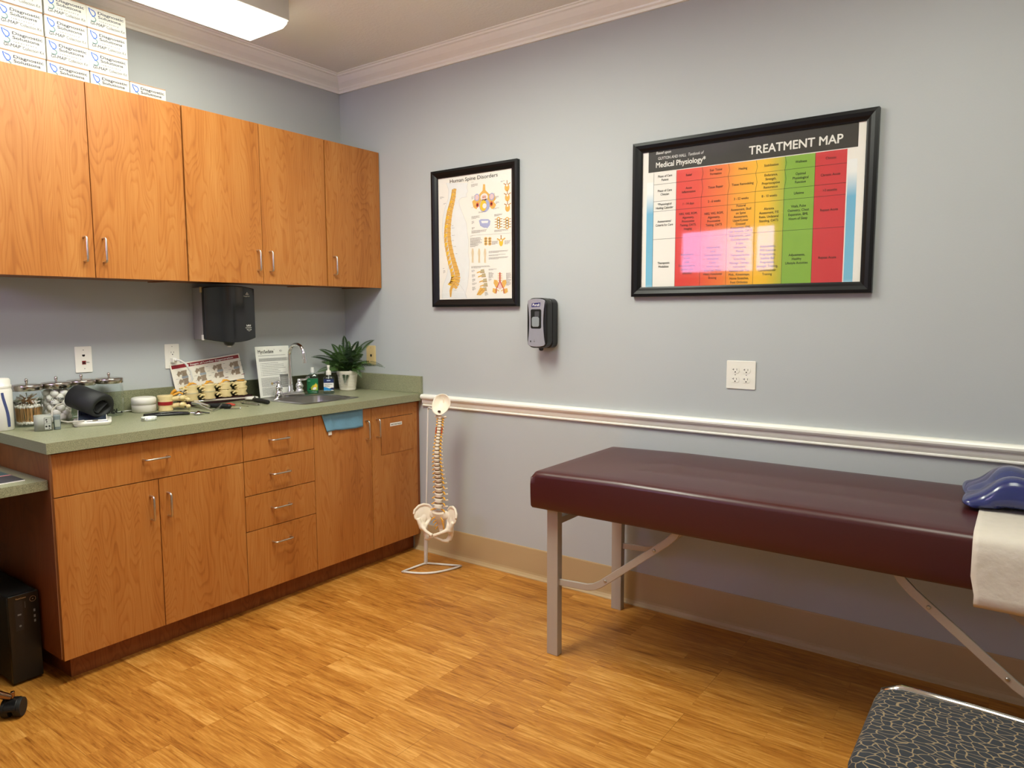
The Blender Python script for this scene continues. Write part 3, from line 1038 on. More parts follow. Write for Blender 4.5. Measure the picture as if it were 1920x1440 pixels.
# vertebral column in profile
cv = [(238, 270), (232, 320), (221, 370), (206, 420), (196, 480), (189, 540), (188, 600), (196, 660), (208, 720), (224, 780), (240, 830), (246, 870), (236, 910), (214, 940), (204, 970), (199, 1004)]
def cpt(s_):
    k = s_ * (len(cv) - 1); i = min(int(k), len(cv) - 2); f = k - i
    return (cv[i][0] * (1 - f) + cv[i + 1][0] * f, cv[i][1] * (1 - f) + cv[i + 1][1] * f)
m = MB(F)
for i in range(26):
    s_ = i / 30.5
    a, b = cpt(s_), cpt(s_ + 1.0 / 30.5)
    wd = 13 + 17 * min(1, s_ * 1.2)
    dx, dy = b[0] - a[0], b[1] - a[1]
    l = math.hypot(dx, dy); nx, ny = dy / l, -dx / l
    m.flat([nu(a[0] + nx * wd, a[1] + ny * wd), nu(b[0] + nx * wd * .9, b[1] + ny * wd * .9), nu(b[0] - nx * wd * .3, b[1] - ny * wd * .3), nu(a[0] - nx * wd * .3, a[1] - ny * wd * .3)], P0 + .0008, bone_p)
    c_, d_ = cpt(s_ + .2 / 30.5), cpt(s_ + 1.2 / 30.5)
    m.flat([nu(c_[0] - nx * wd * .3, c_[1] - ny * wd * .3), nu(c_[0] - nx * wd * .45, b[1]), nu(d_[0] - nx * wd * 1.45, d_[1] - ny * wd * 1.4 + 5), nu(c_[0] - nx * wd * 1.3, c_[1] - ny * wd * 1.3 + 2)], P0 + .0009, yel_p if i % 2 else bone_p)
    m.stroke([nu(a[0] + nx * wd, a[1] + ny * wd), nu(a[0] - nx * wd * .4, a[1] - ny * wd * .4), nu(a[0] - nx * wd * .9, a[1] - ny * wd * .9 + 5), nu(d_[0] - nx * wd * 1.3, d_[1] - ny * wd * 1.3 + 4)], .0013, P0 + .0011, bone_d)
m.flat([nu(*p) for p in ((222, 895), (248, 900), (232, 930), (214, 950), (206, 1004), (198, 1004), (194, 960), (204, 925))], P0 + .0010, bone_p)
m.stroke([nu(*p) for p in ((234, 905), (212, 935), (203, 960), (202, 1000))], .0016, P0 + .0012, bone_d)
m.build('spine_drawing', t)
m = MB(F)
# axial view of a vertebra with cord and disc
def P_(*a):
    return [nu(*p) for p in a]
m.flat(P_((432, 235), (444, 236), (446, 275), (470, 300), (505, 300), (512, 335), (500, 352), (515, 372), (505, 395), (488, 402), (470, 380), (440, 410), (412, 400), (398, 378), (386, 405), (366, 392), (358, 352), (378, 335), (372, 312), (402, 308), (428, 278)), P0 + .0005, bone_p)
u, v = nu(440, 378); m.disc(u, v, .034, P0 + .0007, blue_p, .034, 24); m.disc(u - .008, v, .022, P0 + .0009, yel_p, .028, 20); m.disc(u, v - .002, .013, P0 + .0011, faint2)
u, v = nu(438, 322); m.disc(u, v, .024, P0 + .0007, faint2, .019, 20); m.disc(u, v, .017, P0 + .0009, pink_p, .012, 20); m.disc(u - .006, v, .004, P0 + .0011, bone_d); m.disc(u + .006, v, .004, P0 + .0011, bone_d)
for px, py in ((390, 325), (488, 318)):
    u, v = nu(px, py); m.disc(u, v, .017, P0 + .0008, blue_p, .019, 18); m.disc(u, v, .012, P0 + .001, pink_p, .014, 18)
for px, py in ((393, 376), (485, 366)):
    u, v = nu(px, py); m.disc(u, v, .009, P0 + .0008, red_p, .012, 14); m.disc(u, v, .005, P0 + .001, ink)
m.build('axial_drawing', t); m = MB(F)
for px, py in ((585, 245), (587, 312), (588, 382)):
    u, v = nu(px, py)
    m.disc(u, v - .008, .015, P0 + .0006, bone_p, .019, 16); m.disc(u, v + .003, .006, P0 + .0008, paper)
    m.stroke([(u - .021, v + .014), (u, v + .004), (u + .021, v + .014)], .004, P0 + .0007, bone_d); m.stroke([(u, v + .006), (u, v + .028)], .004, P0 + .0007, bone_d)
m.build('small_vertebra_drawings', t); m = MB(F)
u, v = nu(440, 500)
m.flat(P_((402, 480), (415, 471), (465, 470), (478, 482), (474, 510), (458, 532), (448, 528), (438, 530), (425, 524), (410, 515)), P0 + .0005, blue_p)
m.flat(P_((416, 482), (465, 480), (460, 496), (422, 498)), P0 + .0007, faint2)
m.build('disc_drawing', t); m = MB(F)
for k, px in enumerate((530, 585)):
    for j in range(4):
        u, v = nu(px, 468 + j * 18)
        m.disc(u, v, .012, P0 + .0006, bone_p, .010, 12); m.stroke([(u - .024, v), (u + .024, v)], .003, P0 + .0005, bone_d)
        m.disc(u, v, .005, P0 + .0008, faint2)
m.build('joint_drawings', t); m = MB(F)
for j in range(6):
    u, v = nu(447 + (j % 2) * 26, 602 + (j // 2) * 18); m.disc(u, v, .011, P0 + .0006, bone_p, .008, 12); m.disc(u, v, .005, P0 + .0008, ink_grey, .003)
u, v = nu(546, 618); m.disc(u, v - .006, .013, P0 + .0006, yel_p, .020, 16); m.stroke([(u - .026, v + .014), (u, v), (u + .026, v + .014)], .007, P0 + .0007, bone_p); m.stroke([(u, v), (u, v + .030)], .005, P0 + .0007, bone_d); m.disc(u, v + .004, .005, P0 + .0009, paper)
m.build('lesion_drawings', t); m = MB(F)
for px in (358, 402, 441):
    m.flat(P_((px - 4, 668), (px + 6, 672), (px + 9, 700), (px + 5, 730), (px + 7, 768), (px - 7, 768), (px - 6, 730), (px - 10, 700)), P0 + .0005, pbr('flesh_print', (226, 212, 186), .6))
    m.stroke([nu(px, 676), nu(px + 2, 720), nu(px - 2, 760)], .0018, P0 + .0007, bone_p)
m.build('posture_figures', t); m = MB(F)
# lower spine with sacrum, and pelvis with artery
lp = [(432, 822), (440, 850), (448, 885), (452, 915), (446, 945)]
for j in range(5):
    a = lp[j]
    m.flat(P_((a[0] - 20, a[1] - 8), (a[0] + 2, a[1] - 12), (a[0] + 6, a[1] + 14), (a[0] - 24, a[1] + 16)), P0 + .0006, pbr('grey_bone_print', (188, 176, 140), .6, var=.1, scale=100))
    m.flat(P_((a[0] - 22, a[1]), (a[0] - 46, a[1] + 10), (a[0] - 48, a[1] + 18), (a[0] - 22, a[1] + 10)), P0 + .0005, bone_p)
    m.stroke(P_((a[0] - 24, a[1] + 14), (a[0] + 6, a[1] + 12)), .0015, P0 + .0009, bone_d)
m.flat(P_((408, 935), (440, 945), (436, 965), (410, 990), (382, 988)), P0 + .0007, bone_p)
m.stroke(P_((425, 945), (400, 975), (386, 986)), .002, P0 + .0009, bone_d)
m.build('lumbar_drawing', t); m = MB(F)
for s_ in (-1, 1):
    c0 = 538
    m.flat(P_((c0 + s_ * 8, 905), (c0 + s_ * 20, 885), (c0 + s_ * 38, 882), (c0 + s_ * 42, 905), (c0 + s_ * 28, 935), (c0 + s_ * 12, 938)), P0 + .0005, bone_p)
    m.flat(P_((c0 + s_ * 22, 945), (c0 + s_ * 46, 940), (c0 + s_ * 50, 965), (c0 + s_ * 34, 978), (c0 + s_ * 20, 968)), P0 + .0005, bone_p)
    m.stroke(P_((c0 + s_ * 6, 960), (c0 + s_ * 24, 950)), .004, P0 + .0006, bone_p)
    m.stroke(P_((c0, 890), (c0 + s_ * 10, 915), (c0 + s_ * 24, 945), (c0 + s_ * 26, 978)), .0045, P0 + .0010, red_p)
m.stroke(P_((c0, 832), (c0, 892)), .007, P0 + .0010, red_p)
for j in range(5):
    m.stroke(P_((c0 - 14, 840 + j * 12), (c0 + 14, 840 + j * 12)), .003, P0 + .0006, bone_p)
u, v = nu(538, 922); m.disc(u, v, .014, P0 + .0007, pink_p, .020, 16)
m.build('pelvis_drawing', t)
# blocks of fine caption text as thin ruled lines
m = MB(F)
random.seed(3)
def para(px, py, w_, n_, gap_=5.2, hw=.0014):
    for i in range(n_):
        ww = w_ * random.uniform(.75, 1) if i < n_ - 1 else w_ * .5
        u0, v0 = nu(px, py + i * gap_); u1, v1 = nu(px + ww, py + i * gap_ - .06 * ww)
        k = u0
        while k < u1 - .003:
            k2 = min(u1, k + random.uniform(.005, .013))
            m.rect(k, v0, k2, v0 + hw, P0 + .0007, ink_grey)
            k = k2 + .0016
for a in ((352, 225, 35, 1), (352, 240, 52, 4), (354, 322, 16, 4), (354, 395, 14, 1), (488, 300, 40, 1), (510, 318, 22, 3), (512, 355, 26, 3), (495, 398, 40, 2), (400, 424, 60, 2), (352, 455, 62, 4), (354, 488, 20, 4), (354, 530, 20, 3), (352, 552, 115, 4), (503, 440, 60, 3), (503, 546, 100, 3),
          (342, 588, 30, 1), (342, 602, 82, 9), (342, 645, 70, 4), (486, 622, 48, 5), (568, 618, 42, 5), (466, 690, 126, 3), (466, 715, 122, 2), (466, 733, 126, 3), (348, 795, 130, 3), (350, 820, 28, 3), (464, 812, 62, 2), (352, 850, 24, 4), (354, 880, 26, 4), (354, 908, 34, 3), (354, 935, 26, 5),
          (464, 835, 34, 8), (464, 880, 20, 3), (578, 838, 32, 8), (578, 880, 32, 9), (438, 970, 26, 5), (134, 330, 30, 3), (160, 372, 22, 2), (148, 810, 22, 1), (152, 825, 16, 4), (216, 520, 26, 1), (216, 535, 36, 1), (216, 585, 46, 1), (216, 620, 34, 1), (226, 660, 38, 1), (240, 708, 30, 1), (228, 958, 30, 1), (545, 215, 30, 2)):
    para(*a)
m.stroke([nu(352, 582), nu(612, 562)], .0008, P0 + .0006, ink_grey)
m.build('caption_text', t)
pane(t, QX0, QZ0, QX1, QZ1, FW, FD, poster_glass)

# ---------------------------------------------------------------- soap / sanitizer dispenser on the poster wall
t = thing('hand_sanitizer_dispenser', 'black and silver touch-free hand sanitizer dispenser on the wall', 'dispenser', (1.482, 0, 1.19))
m = MB(BW(1.482, 0, 1.315))
sil = rrect(-.056, -.122, .056, .118, .028, 6)
m.prism(sil, .0005, .050, black_pl, True)
m.build('back_housing', t, bevel=.006, seg=3)
m = MB(BW(1.482, 0, 1.315))
m.prism(rrect(-.058, -.120, .058, .120, .036, 6), .050, .104, black_pl, True)
m.build('cover', t, bevel=.010, seg=4)
silver = pbr('silver_faceplate', (178, 178, 190), .33, .55)
def hourglass(k, zt_, zb_, w0, w1, n=12):
    L_, R_ = [], []
    for i in range(n + 1):
        f = i / n
        z = zb_ + (zt_ - zb_) * f
        w_ = w1 + (w0 - w1) * (2 * f - 1) ** 2
        L_.append((-w_, z)); R_.append((w_, z))
    top = [(w0 * math.cos(a), zt_ + .012 * math.sin(a)) for a in [PI * i / 8 for i in range(1, 8)]]
    bot = [(-w0 * math.cos(a), zb_ - .014 * math.sin(a)) for a in [PI * i / 8 for i in range(1, 8)]]
    return R_ + top + L_[::-1] + bot
m = MB(BW(1.482, 0, 1.315))
m.prism(hourglass(1, .104, -.100, .050, .040), .103, .109, silver)
m.build('faceplate', t, bevel=.0015)
m = MB(BW(1.482, 0, 1.315))
m.prism(rrect(-.030, -.026, .030, .066, .008), .1085, .1105, dark_hole)
m.build('window_recess', t)
m = MB(BW(1.482, 0, 1.315))
gel = pbr('clear_gel_refill', (150, 156, 160), .12, .3)
m.prism(rrect(-.022, -.018, .020, .030, .01), .1105, .113, gel); m.prism(rrect(-.006, .030, .020, .056, .003), .1105, .112, pbr('smoked_refill', (70, 70, 74), .2))
m.build('refill', t, bevel=.002)
m = MB(BW(1.482, 0, 1.315)); navy = pbr('navy_print', (28, 30, 110), .5)
m.flat([(-.026, .076), (.022, .078), (.026, .098), (-.023, .095), (-.0235, .092)], .1094, navy)
m.text('Purell', -.0, .0815, .0160, .1098, hdr, width=.038, bold=.04, slant=.1)
m.build('logo_label', t)
m = MB(BW(1.482, 0, 1.315)); m.rect(-.034, -.092, -.028, -.084, .1094, black_pl); m.disc(-.010, -.088, .0045, .1094, ink_grey, .002); m.stroke([(-.010, -.086), (-.010, -.078)], .0015, .1094, ink_grey)
m.build('indicator', t)
m = MB(BW(1.482, 0, 1.315)); m.lathe([(.012, -.008), (.010, 0)], black_matte, (0, -.124, .07), 14)
m.build('nozzle', t)

# ---------------------------------------------------------------- paper towel dispenser under the wall cabinets
smoke = pbr('smoked_black_plastic', (18, 19, 23), .22, var=.2, scale=5, coat=.3)
grey_h = pbr('grey_plastic_housing', (158, 153, 150), .45)
t = thing('paper_towel_dispenser', 'big black centre-pull paper towel dispenser under the wall cabinets', 'dispenser', (0, -.875, 1.215))
m = MB()
# grey rear housing widening towards the cover
y0, y1 = -.985, -.765
vs = []
for x, ya, yb, za, zb in ((.001, y0, y1, 1.236, 1.493), (.125, y0 - .025, y1 + .02, 1.240, 1.493)):
    vs += [(x, ya, za), (x, yb, za), (x, yb, zb), (x, ya, zb)]
m.add(vs, [(0, 3, 2, 1), (4, 5, 6, 7), (0, 1, 5, 4), (1, 2, 6, 5), (2, 3, 7, 6), (3, 0, 4, 7)], grey_h)
m.build('rear_housing', t, bevel=.002)
m = MB()
n = 14; ys = [-1.012 + .279 * i / n for i in range(n + 1)]
pl = []
for i, y in enumerate(ys):
    f = 2 * i / n - 1
    pl.append((y, .152 + .030 * (1 - f * f)))
outl = [(-1.012, .128)] + pl + [(-.733, .128)]
vs = []
nn = len(outl)
for y, x in outl:
    f = max(0, 1 - ((y + .8725) / .14) ** 2)
    vs.append((x, y, 1.240 - .020 * f))
for y, x in outl:
    f = max(0, 1 - ((y + .8725) / .14) ** 2)
    vs.append((x, y, 1.492 + .012 * f))
fs = [(i, (i + 1) % nn, nn + (i + 1) % nn, nn + i) for i in range(nn)] + [tuple(range(nn))[::-1], tuple(range(nn, 2 * nn))]
m.add(vs, fs, smoke, True)
m.build('cover', t, bevel=.004)
m = MB(); m.lathe([(.030, 1.226), (.024, 1.212), (.016, 1.204), (.013, 1.204)], black_pl, (.135, -.876, 0), 20); m.build('outlet_nozzle', t)
m = MB(); m.tube([(.135, -.876, 1.206), (.135, -.877, 1.198)], [.008, .009], paper, 10); m.build('towel_tip', t)
m = MB(); m.box((.118, -1.0135, 1.468), (.134, -1.007, 1.494), ivory_pl); m.build('hinge_clip', t)
m = MB(); m.box((.118, -1.0135, 1.236), (.134, -1.007, 1.262), white_pl); m.build('hinge_clip', t)
m = MB(LW(.1815, -.790, 1.36)); 
def curve_x(u):
    y = -.790 + u
    f = (y + .8725) / .1395
    return .152 + .030 * (1 - f * f) - .1815 + .0012
def ctext(mb, s_, u, v, size, width, mat, bold=.02):
    vs, fs, a, b = text_geo(s_, bold)
    k = width / (b - a)
    mb.add([(u + (p[0] - (a + b) / 2) * k, v + p[1] * size, curve_x(u + (p[0] - (a + b) / 2) * k) + p[2]) for p in vs], fs, mat)
wl = hdr
m.flat([(u_, v_, ) for u_, v_ in ((-.011, .100), (.009, .100), (-.001, .113))], curve_x(-.012), wl)
m.stroke([(-.006, .1015), (-.001, .107), (.004, .1015)], .002, curve_x(-.012) + .0006, smoke)
ctext(m, 'Georgia-Pacific', -.002, .090, .0085, .042, wl)
ctext(m, 'SofPull', .004, -.060, .013, .030, wl)
ctext(m, 'PULL DOWNWARD', .004, -.069, .0052, .042, wl)
m.stroke([(-.010, -.075), (.018, -.075), (.004, -.084), (-.010, -.075)], .0009, curve_x(-.010), wl)
m.build('lettering', t)

# ---------------------------------------------------------------- wall plates
def plate(T, w_, h_, name, label, cat, mat=white_pl, d=.005):
    t = thing(name, label, cat, T @ Vector((0, 0, 0)))
    m = MB(T); m.prism(rrect(-w_ / 2, -h_ / 2, w_ / 2, h_ / 2, .004, 3), .0003, d, mat)
    m.build('cover_plate', t, bevel=.002, seg=2)
    return t
def screw(m, u, v, d):
    m.disc(u, v, .0022, d + .0003, ink_grey, n=10)
def duplex_face(t, T, u, v, d, t_slot=False):
    m = MB(T)
    r = .0165
    pts = []
    for i in range(28):
        a = 2 * PI * i / 28
        x, y = r * math.cos(a) * 1.03, r * math.sin(a)
        pts.append((u + x, v + max(-.0128, min(.0128, y))))
    m.prism(pts, d - .0005, d + .0012, white_pl)
    dd = d + .0014
    m.rect(u + .0052, v - .001, u + .0070, v + .0068, dd, dark_hole)
    m.rect(u - .0078, v - .001, u - .0058, v + .0068, dd, dark_hole)
    if t_slot:
        m.rect(u - .0125, v + .0020, u - .0070, v + .0038, dd, dark_hole)
    m.disc(u, v - .0075, .0027, dd, dark_hole, n=12)
    return m.build('socket', t)
T = BW(2.439, 0, 1.1035)
t = plate(T, .122, .118, 'quad_outlet', 'white square four-socket outlet plate below the wide chart', 'outlet')
for u in (-.023, .023):
    for v in (-.0195, .0195):
        duplex_face(t, T, u, v, .0052, True)
m = MB(T); screw(m, -.023, 0, .0052); m.build('screw', t); m = MB(T); screw(m, .023, 0, .0052); m.build('screw', t)
T = LW(0, -1.104, 1.158)
t = plate(T, .074, .120, 'power_outlet', 'white rectangular outlet with a cord plugged in, above the worktop', 'outlet')
m = MB(T); m.prism(rrect(-.0165, -.0335, .0165, .0335, .002), .004, .0068, white_pl); m.build('decora_insert', t, bevel=.0006)
duplex_face(t, T, 0, .0165, .0066)
m = MB(T); m.rect(-.005, -.004, .005, .0, .0072, white_pl); screw(m, 0, .048, .0052); m.build('reset_button', t)
T = LW(0, -1.510, 1.164)
t = plate(T, .071, .116, 'phone_data_plate', 'white plate with a phone jack and a red data jack above the jars', 'wall jack')
m = MB(T); m.flat([(-.006, .022), (.006, .022), (.006, .016), (.003, .013), (-.003, .013), (-.006, .016)], .0055, dark_hole); m.build('phone_jack', t)
m = MB(T); redj = pbr('red_jack_plastic', (130, 14, 16), .4); m.prism([(-.008, -.022), (.008, -.022), (.008, -.006), (-.008, -.006)], .004, .0062, redj); m.rect(-.006, -.020, .006, -.011, .0064, pbr('dark_red', (52, 4, 6), .6)); m.build('data_jack', t)
m = MB(T); m.text('Data', .0165, -.015, .0065, .0056, ink, bold=.02); screw(m, 0, .042, .005); screw(m, .002, -.041, .005); m.build('jack_lettering', t)
T = BW(.066, 0, 1.114)
t = plate(T, .072, .114, 'blank_wall_plate', 'white wall plate half hidden behind the fern', 'wall plate')
m = MB(T); screw(m, 0, .042, .005); screw(m, 0, -.042, .005); m.build('screw', t)
T = BW(.227, 0, 1.116)
t = plate(T, .074, .116, 'phone_jack_plate', 'tan wall plate with a black phone jack right of the fern', 'wall jack', ivory_pl, .008)
m = MB(T); m.rect(-.004, -.008, .010, .006, .0085, dark_hole); screw(m, 0, .044, .008); m.build('phone_jack', t)

# plug and cord
t = thing('charging_cable', 'white plug and cord hanging from the outlet down behind the card', 'cord', (.01, -1.104, 1.14))
m = MB(); m.box((.0075, -1.116, 1.128), (.030, -1.094, 1.150), white_pl); m.tube([(.03, -1.105, 1.14), (.040, -1.104, 1.141)], [.008, .005], white_pl, 10); m.build('plug', t, bevel=.003)
cordm = pbr('white_cord', (216, 214, 210), .45)
m = MB()
cp = [(.036, -1.104, 1.141), (.055, -1.095, 1.140), (.072, -1.075, 1.122), (.082, -1.058, 1.085), (.085, -1.052, 1.045), (.074, -1.072, 1.010), (.058, -1.100, .975), (.048, -1.130, .948), (.042, -1.152, .930), (.038, -1.175, .9215), (.034, -1.20, .9190)]
m.tube(cp, .0046, cordm, 10); m.build('cable', t)

# ---------------------------------------------------------------- kit boxes on the wall cabinets
boxm = pbr('white_card_box', (206, 203, 194), .55, var=.02)
kraft = pbr('kraft_card', (176, 140, 110), .7)
blue_l = pbr('logo_blue', (34, 92, 190), .5)
teal_l = pbr('logo_grey_teal', (84, 122, 124), .5)
txt_l = pbr('box_grey_text', (62, 62, 82), .6)
proto = None
BXF, BXW, BXH = .200, .158, .0835
labels_rows = ['bottom', 'second', 'third', 'top']
cols = [(-1.744, 4, 'column furthest from the room corner'), (-1.5815, 4, 'middle column'), (-1.4215, 4, 'column next to the lone box'), (-1.259, 1, '')]
for ci, (yc, nrow, cn) in enumerate(cols):
    for r in range(nrow):
        z = UT + .0005 + r * .0872
        lab = ('single white kit box standing right of the stacked columns' if nrow == 1 else 'white kit box, %s of four in the %s' % (labels_rows[r], cn))
        jx = random.uniform(-.003, .002); jy = random.uniform(-.0015, .0015)
        if proto is None:
            t = thing('kit_box', lab, 'box', (.1, yc, z), 'test kit boxes on the wall cabinets')
            m = MB(); m.box((.015, yc - BXW / 2, z), (BXF, yc + BXW / 2, z + BXH), boxm); m.build('carton', t, bevel=.0012, seg=1)
            m = MB(); m.box((.014, yc - BXW / 2 + .001, z + BXH), (BXF + .0008, yc + BXW / 2 - .001, z + BXH + .0032), kraft); m.build('lid_flap', t)
            T = LW(BXF, yc, z)
            m = MB(T)
            d = .0006
            # abstract swirl emblem
            m.flat([(-.070, .0765), (-.048, .0705), (-.046, .066), (-.060, .070)], d, blue_l)
            m.stroke([(-.069, .0765), (-.066, .063), (-.060, .052), (-.052, .046)], .004, d, blue_l)
            m.stroke([(-.050, .070), (-.044, .062), (-.045, .053), (-.052, .047), (-.058, .046)], .0035, d + .0002, blue_l)
            m.stroke([(-.052, .047), (-.044, .041), (-.043, .034), (-.048, .028), (-.058, .027), (-.063, .030)], .0035, d, teal_l)
            m.build('emblem', t)
            m = MB(T)
            m.text('Diagnostic', -.034, .0615, .0155, d, txt_l, 'l', width=.104, bold=.022)
            m.text('Solutions', -.034, .0455, .0155, d, txt_l, 'l', width=.092, bold=.022)
            m.text('l a b o r a t o r y', -.030, .0325, .0085, d, txt_l, 'l', width=.078)
            m.text('GI-MAP', -.066, .014, .0180, d, txt_l, 'l', width=.056, slant=.2, bold=.012)
            m.text('TM', -.008, .023, .0050, d, txt_l, 'l')
            m.text('Collection Kit', -.001, .014, .0165, d, txt_l, 'l', width=.074)
            m.build('lettering', t)
            proto = t
        else:
            dup(proto, (.1 + jx, yc + jy, z), lab, 'test kit boxes on the wall cabinets')
# ---------------------------------------------------------------- things on the worktop
Z = CT
jar_glass = glassy('jar_glass', (246, 250, 250), .02, 1.45)
lid_m = pbr('stainless_lid', (190, 182, 174), .22, 1.0)
def jar(cx_, cy_, label, lett=None):
    t = thing('glass_jar', label, 'jar', (cx_, cy_, Z), 'apothecary jars in a row')
    m = MB()
    m.lathe([(.001, .0015), (.050, .0015), (.0535, .006), (.0545, .02), (.0545, .128), (.051, .140), (.050, .150)], jar_glass, (cx_, cy_, Z), 32)
    m.build('jar_body', t)
    m = MB(); m.lathe([(.0535, .145), (.0560, .147), (.0560, .165), (.0545, .168), (.040, .170), (.001, .171)], lid_m, (cx_, cy_, Z), 32); li = m.build('lid', t)
    m = MB(); m.lathe([(.0045, .169), (.0042, .178), (.006, .181), (.0065, .188), (.004, .192), (.001, .193)], lid_m, (cx_, cy_, Z), 12); m.build('knob', li)
    if lett:
        m = MB()
        for s_, v, size, width, aoff in lett:
            vs, fs, a, b = text_geo(s_, .05)
            k = width / (b - a)
            out = []
            for p in vs:
                arc_ = (p[0] - (a + b) / 2) * k / .0549 + aoff
                rj = .0552 + p[2]
                out.append((cx_ + rj * math.cos(arc_), cy_ + rj * math.sin(arc_), Z + v + p[1] * size))
            m.add(out, fs, ink)
        m.build('lettering', t)
    return t
JV = math.atan2(-2.97 + 1.7, 3.41 - .12)       # direction of the room seen from the jars
J = [(.130, -1.786), (.118, -1.672), (.085, -1.560), (.092, -1.448)]
jar(*J[0], 'glass jar of wooden cotton-tipped applicators with steel lid', [('APPLICATORS', .094, .013, .078, JV - .52)])
jar(*J[1], 'glass jar of white cotton balls with steel lid', [('COTTON', .098, .014, .046, JV + .02), ('MEDIUM', .076, .009, .026, JV - .08)])
jar(*J[2], 'empty glass jar standing behind the arm cuff')
jar(*J[3], 'glass jar nearest the sink, dark clips in its base')
# applicators
stick = pbr('birch_stick', (186, 138, 84), .6)
cot = pbr('cotton_wool', (238, 230, 222), .95, var=.03, scale=200, bump=.6)
m0 = MB(); m0.cyl((0, 0, .004), (0, 0, .070), .00115, stick, 6)
m0.ell((0, 0, .004), (.0026, .0026, .0055), cot, 7, 5); m0.ell((0, 0, .069), (.0026, .0026, .0055), cot, 7, 5)
sw0 = m0.build('cotton_swab', org=(0, 0, 0))
tag(sw0, 'wooden cotton-tipped swab inside the applicator jar', 'swab', 'cotton swabs in the applicator jar')
random.seed(11)
first = True
def place(o0, loc, rot, first_):
    o = o0 if first_ else o0.copy()
    if not first_: COL.objects.link(o)
    o.location = loc; o.rotation_euler = rot
    WL[o.name] = Vector(loc)
    return o
for i in range(128):
    if i < 92:
        rr = .043 * math.sqrt(random.random()); a = random.random() * 2 * PI
        if i < 62: rr = .044; a = JV + random.uniform(-1.5, 1.5)
        tl = random.uniform(-.16, .16)
        loc = (J[0][0] + rr * math.cos(a) * .93, J[0][1] + rr * math.sin(a) * .93, Z + .010 + random.uniform(0, .004))
        rot = (tl * .8 if i >= 62 else tl * math.cos(a) , -tl * math.sin(a) if i < 62 else tl * .5, 0)
        lim = .046
    else:
        a = random.random() * 2 * PI
        el = random.uniform(.9, 1.45)
        hx, hy = math.sin(el) * math.cos(a) * .0365, math.sin(el) * math.sin(a) * .0365
        loc = (J[0][0] - hx + random.uniform(-.006, .006), J[0][1] - hy + random.uniform(-.006, .006), Z + .086 + random.uniform(0, .02) - math.cos(el) * .02)
        rot = (0, el, a)
    place(sw0, loc, rot, first); first = False
# cotton balls
m0 = MB(); m0.ell((0, 0, 0), (.0178, .0160, .0160), cot, 12, 8)
cb0 = m0.build('cotton_ball', org=(0, 0, 0)); tag(cb0, 'white cotton ball inside the cotton jar', 'cotton ball', 'cotton balls in the jar')
first = True
for k in range(6):
    for i in range(7):
        a = 2 * PI * (i / 6) + k * .5
        rr = .0345 if i < 6 else 0
        loc = (J[1][0] + rr * math.cos(a), J[1][1] + rr * math.sin(a), Z + .0235 + k * .0202 + random.uniform(-.002, .002) + (.004 if i == 6 else 0))
        place(cb0, loc, (random.random() * 3, random.random() * 3, random.random() * 3), first); first = False
# dark clips in the fourth jar
m0 = MB(); m0.box((-.013, -.004, 0), (.013, .004, .003), black_matte); m0.box((-.012, -.003, .003), (-.009, .003, .020), black_matte); m0.box((.006, -.003, .003), (.012, .003, .009), black_matte)
cl0 = m0.build('black_clip', org=(0, 0, 0)); tag(cl0, 'small black clip in the base of the jar nearest the sink', 'clip', 'black clips in the last jar')
first = True
for i in range(7):
    a = i * 2.4; rr = .018 + .017 * (i % 2)
    place(cl0, (J[3][0] + rr * math.cos(a), J[3][1] + rr * math.sin(a), Z + .0090 + .0045 * (i % 3)), (0, .15 * (i % 3), a), first); first = False

# wipes canister, cut by the photo's left edge
t = thing('wipes_canister', 'tall white plastic wipes canister with a dark blue stripe, left of the jars', 'canister', (.165, -1.896, Z))
m = MB(); c_ = (.165, -1.896, Z)
m.lathe([(.040, .0), (.044, .004), (.0445, .155), (.042, .162), (.041, .166)], white_pl, c_, 32); m.build('body', t)
m = MB(); m.lathe([(.043, .166), (.0435, .172), (.0435, .176), (.0405, .178), (.0405, .196), (.036, .203), (.012, .205), (.001, .205)], white_pl, c_, 32); m.build('cap', t)
m = MB(); nv = pbr('canister_blue', (66, 76, 124), .45); R_ = .0448
def cylp(a, z): return (c_[0] + R_ * math.cos(a), c_[1] + R_ * math.sin(a), Z + z)
vs = []
st = [(.015, .36, .60), (.03, .34, .62), (.05, .32, .60), (.07, .28, .54), (.09, .20, .44), (.11, .10, .34), (.13, .02, .24), (.150, -.02, .18)]
for z, a0, a1 in st: vs += [cylp(a0 - .15, z), cylp(a1 - .15, z)]
m.add(vs, [(2 * i, 2 * i + 1, 2 * i + 3, 2 * i + 2) for i in range(len(st) - 1)], nv, True); m.build('blue_stripe', t)

# wrist blood pressure monitor
grey_g = pbr('grey_green_plastic', (150, 152, 142), .5)
t = thing('wrist_monitor', 'small grey wrist blood pressure monitor with printed cuff, in front of the jars', 'monitor', (.325, -1.80, Z))
T = frame((.310, -1.803, Z), (.35, .94, 0), (-.94, .35, 0))
m = MB(T)
ring_o = rrect(-.030, -.026, .030, .026, .018, 6); ring_i = rrect(-.026, -.022, .026, .022, .015, 6)
n = len(ring_o)
vs = [(x, y, 0) for x, y in ring_o] + [(x, y, .060) for x, y in ring_o] + [(x, y, .060) for x, y in ring_i] + [(x, y, 0) for x, y in ring_i]
fs = [(j * n + i, j * n + (i + 1) % n, ((j + 1) % 4) * n + (i + 1) % n, ((j + 1) % 4) * n + i) for j in range(4) for i in range(n)]
m.add(vs, fs, grey_g, True); m.build('cuff', t)
m = MB(frame((.310, -1.803, Z), (.35, .94, 0), (0, 0, 1)))
d = .0268
m.rect(.004, .006, .027, .052, d, pbr('pale_print_panel', (176, 178, 170), .5))
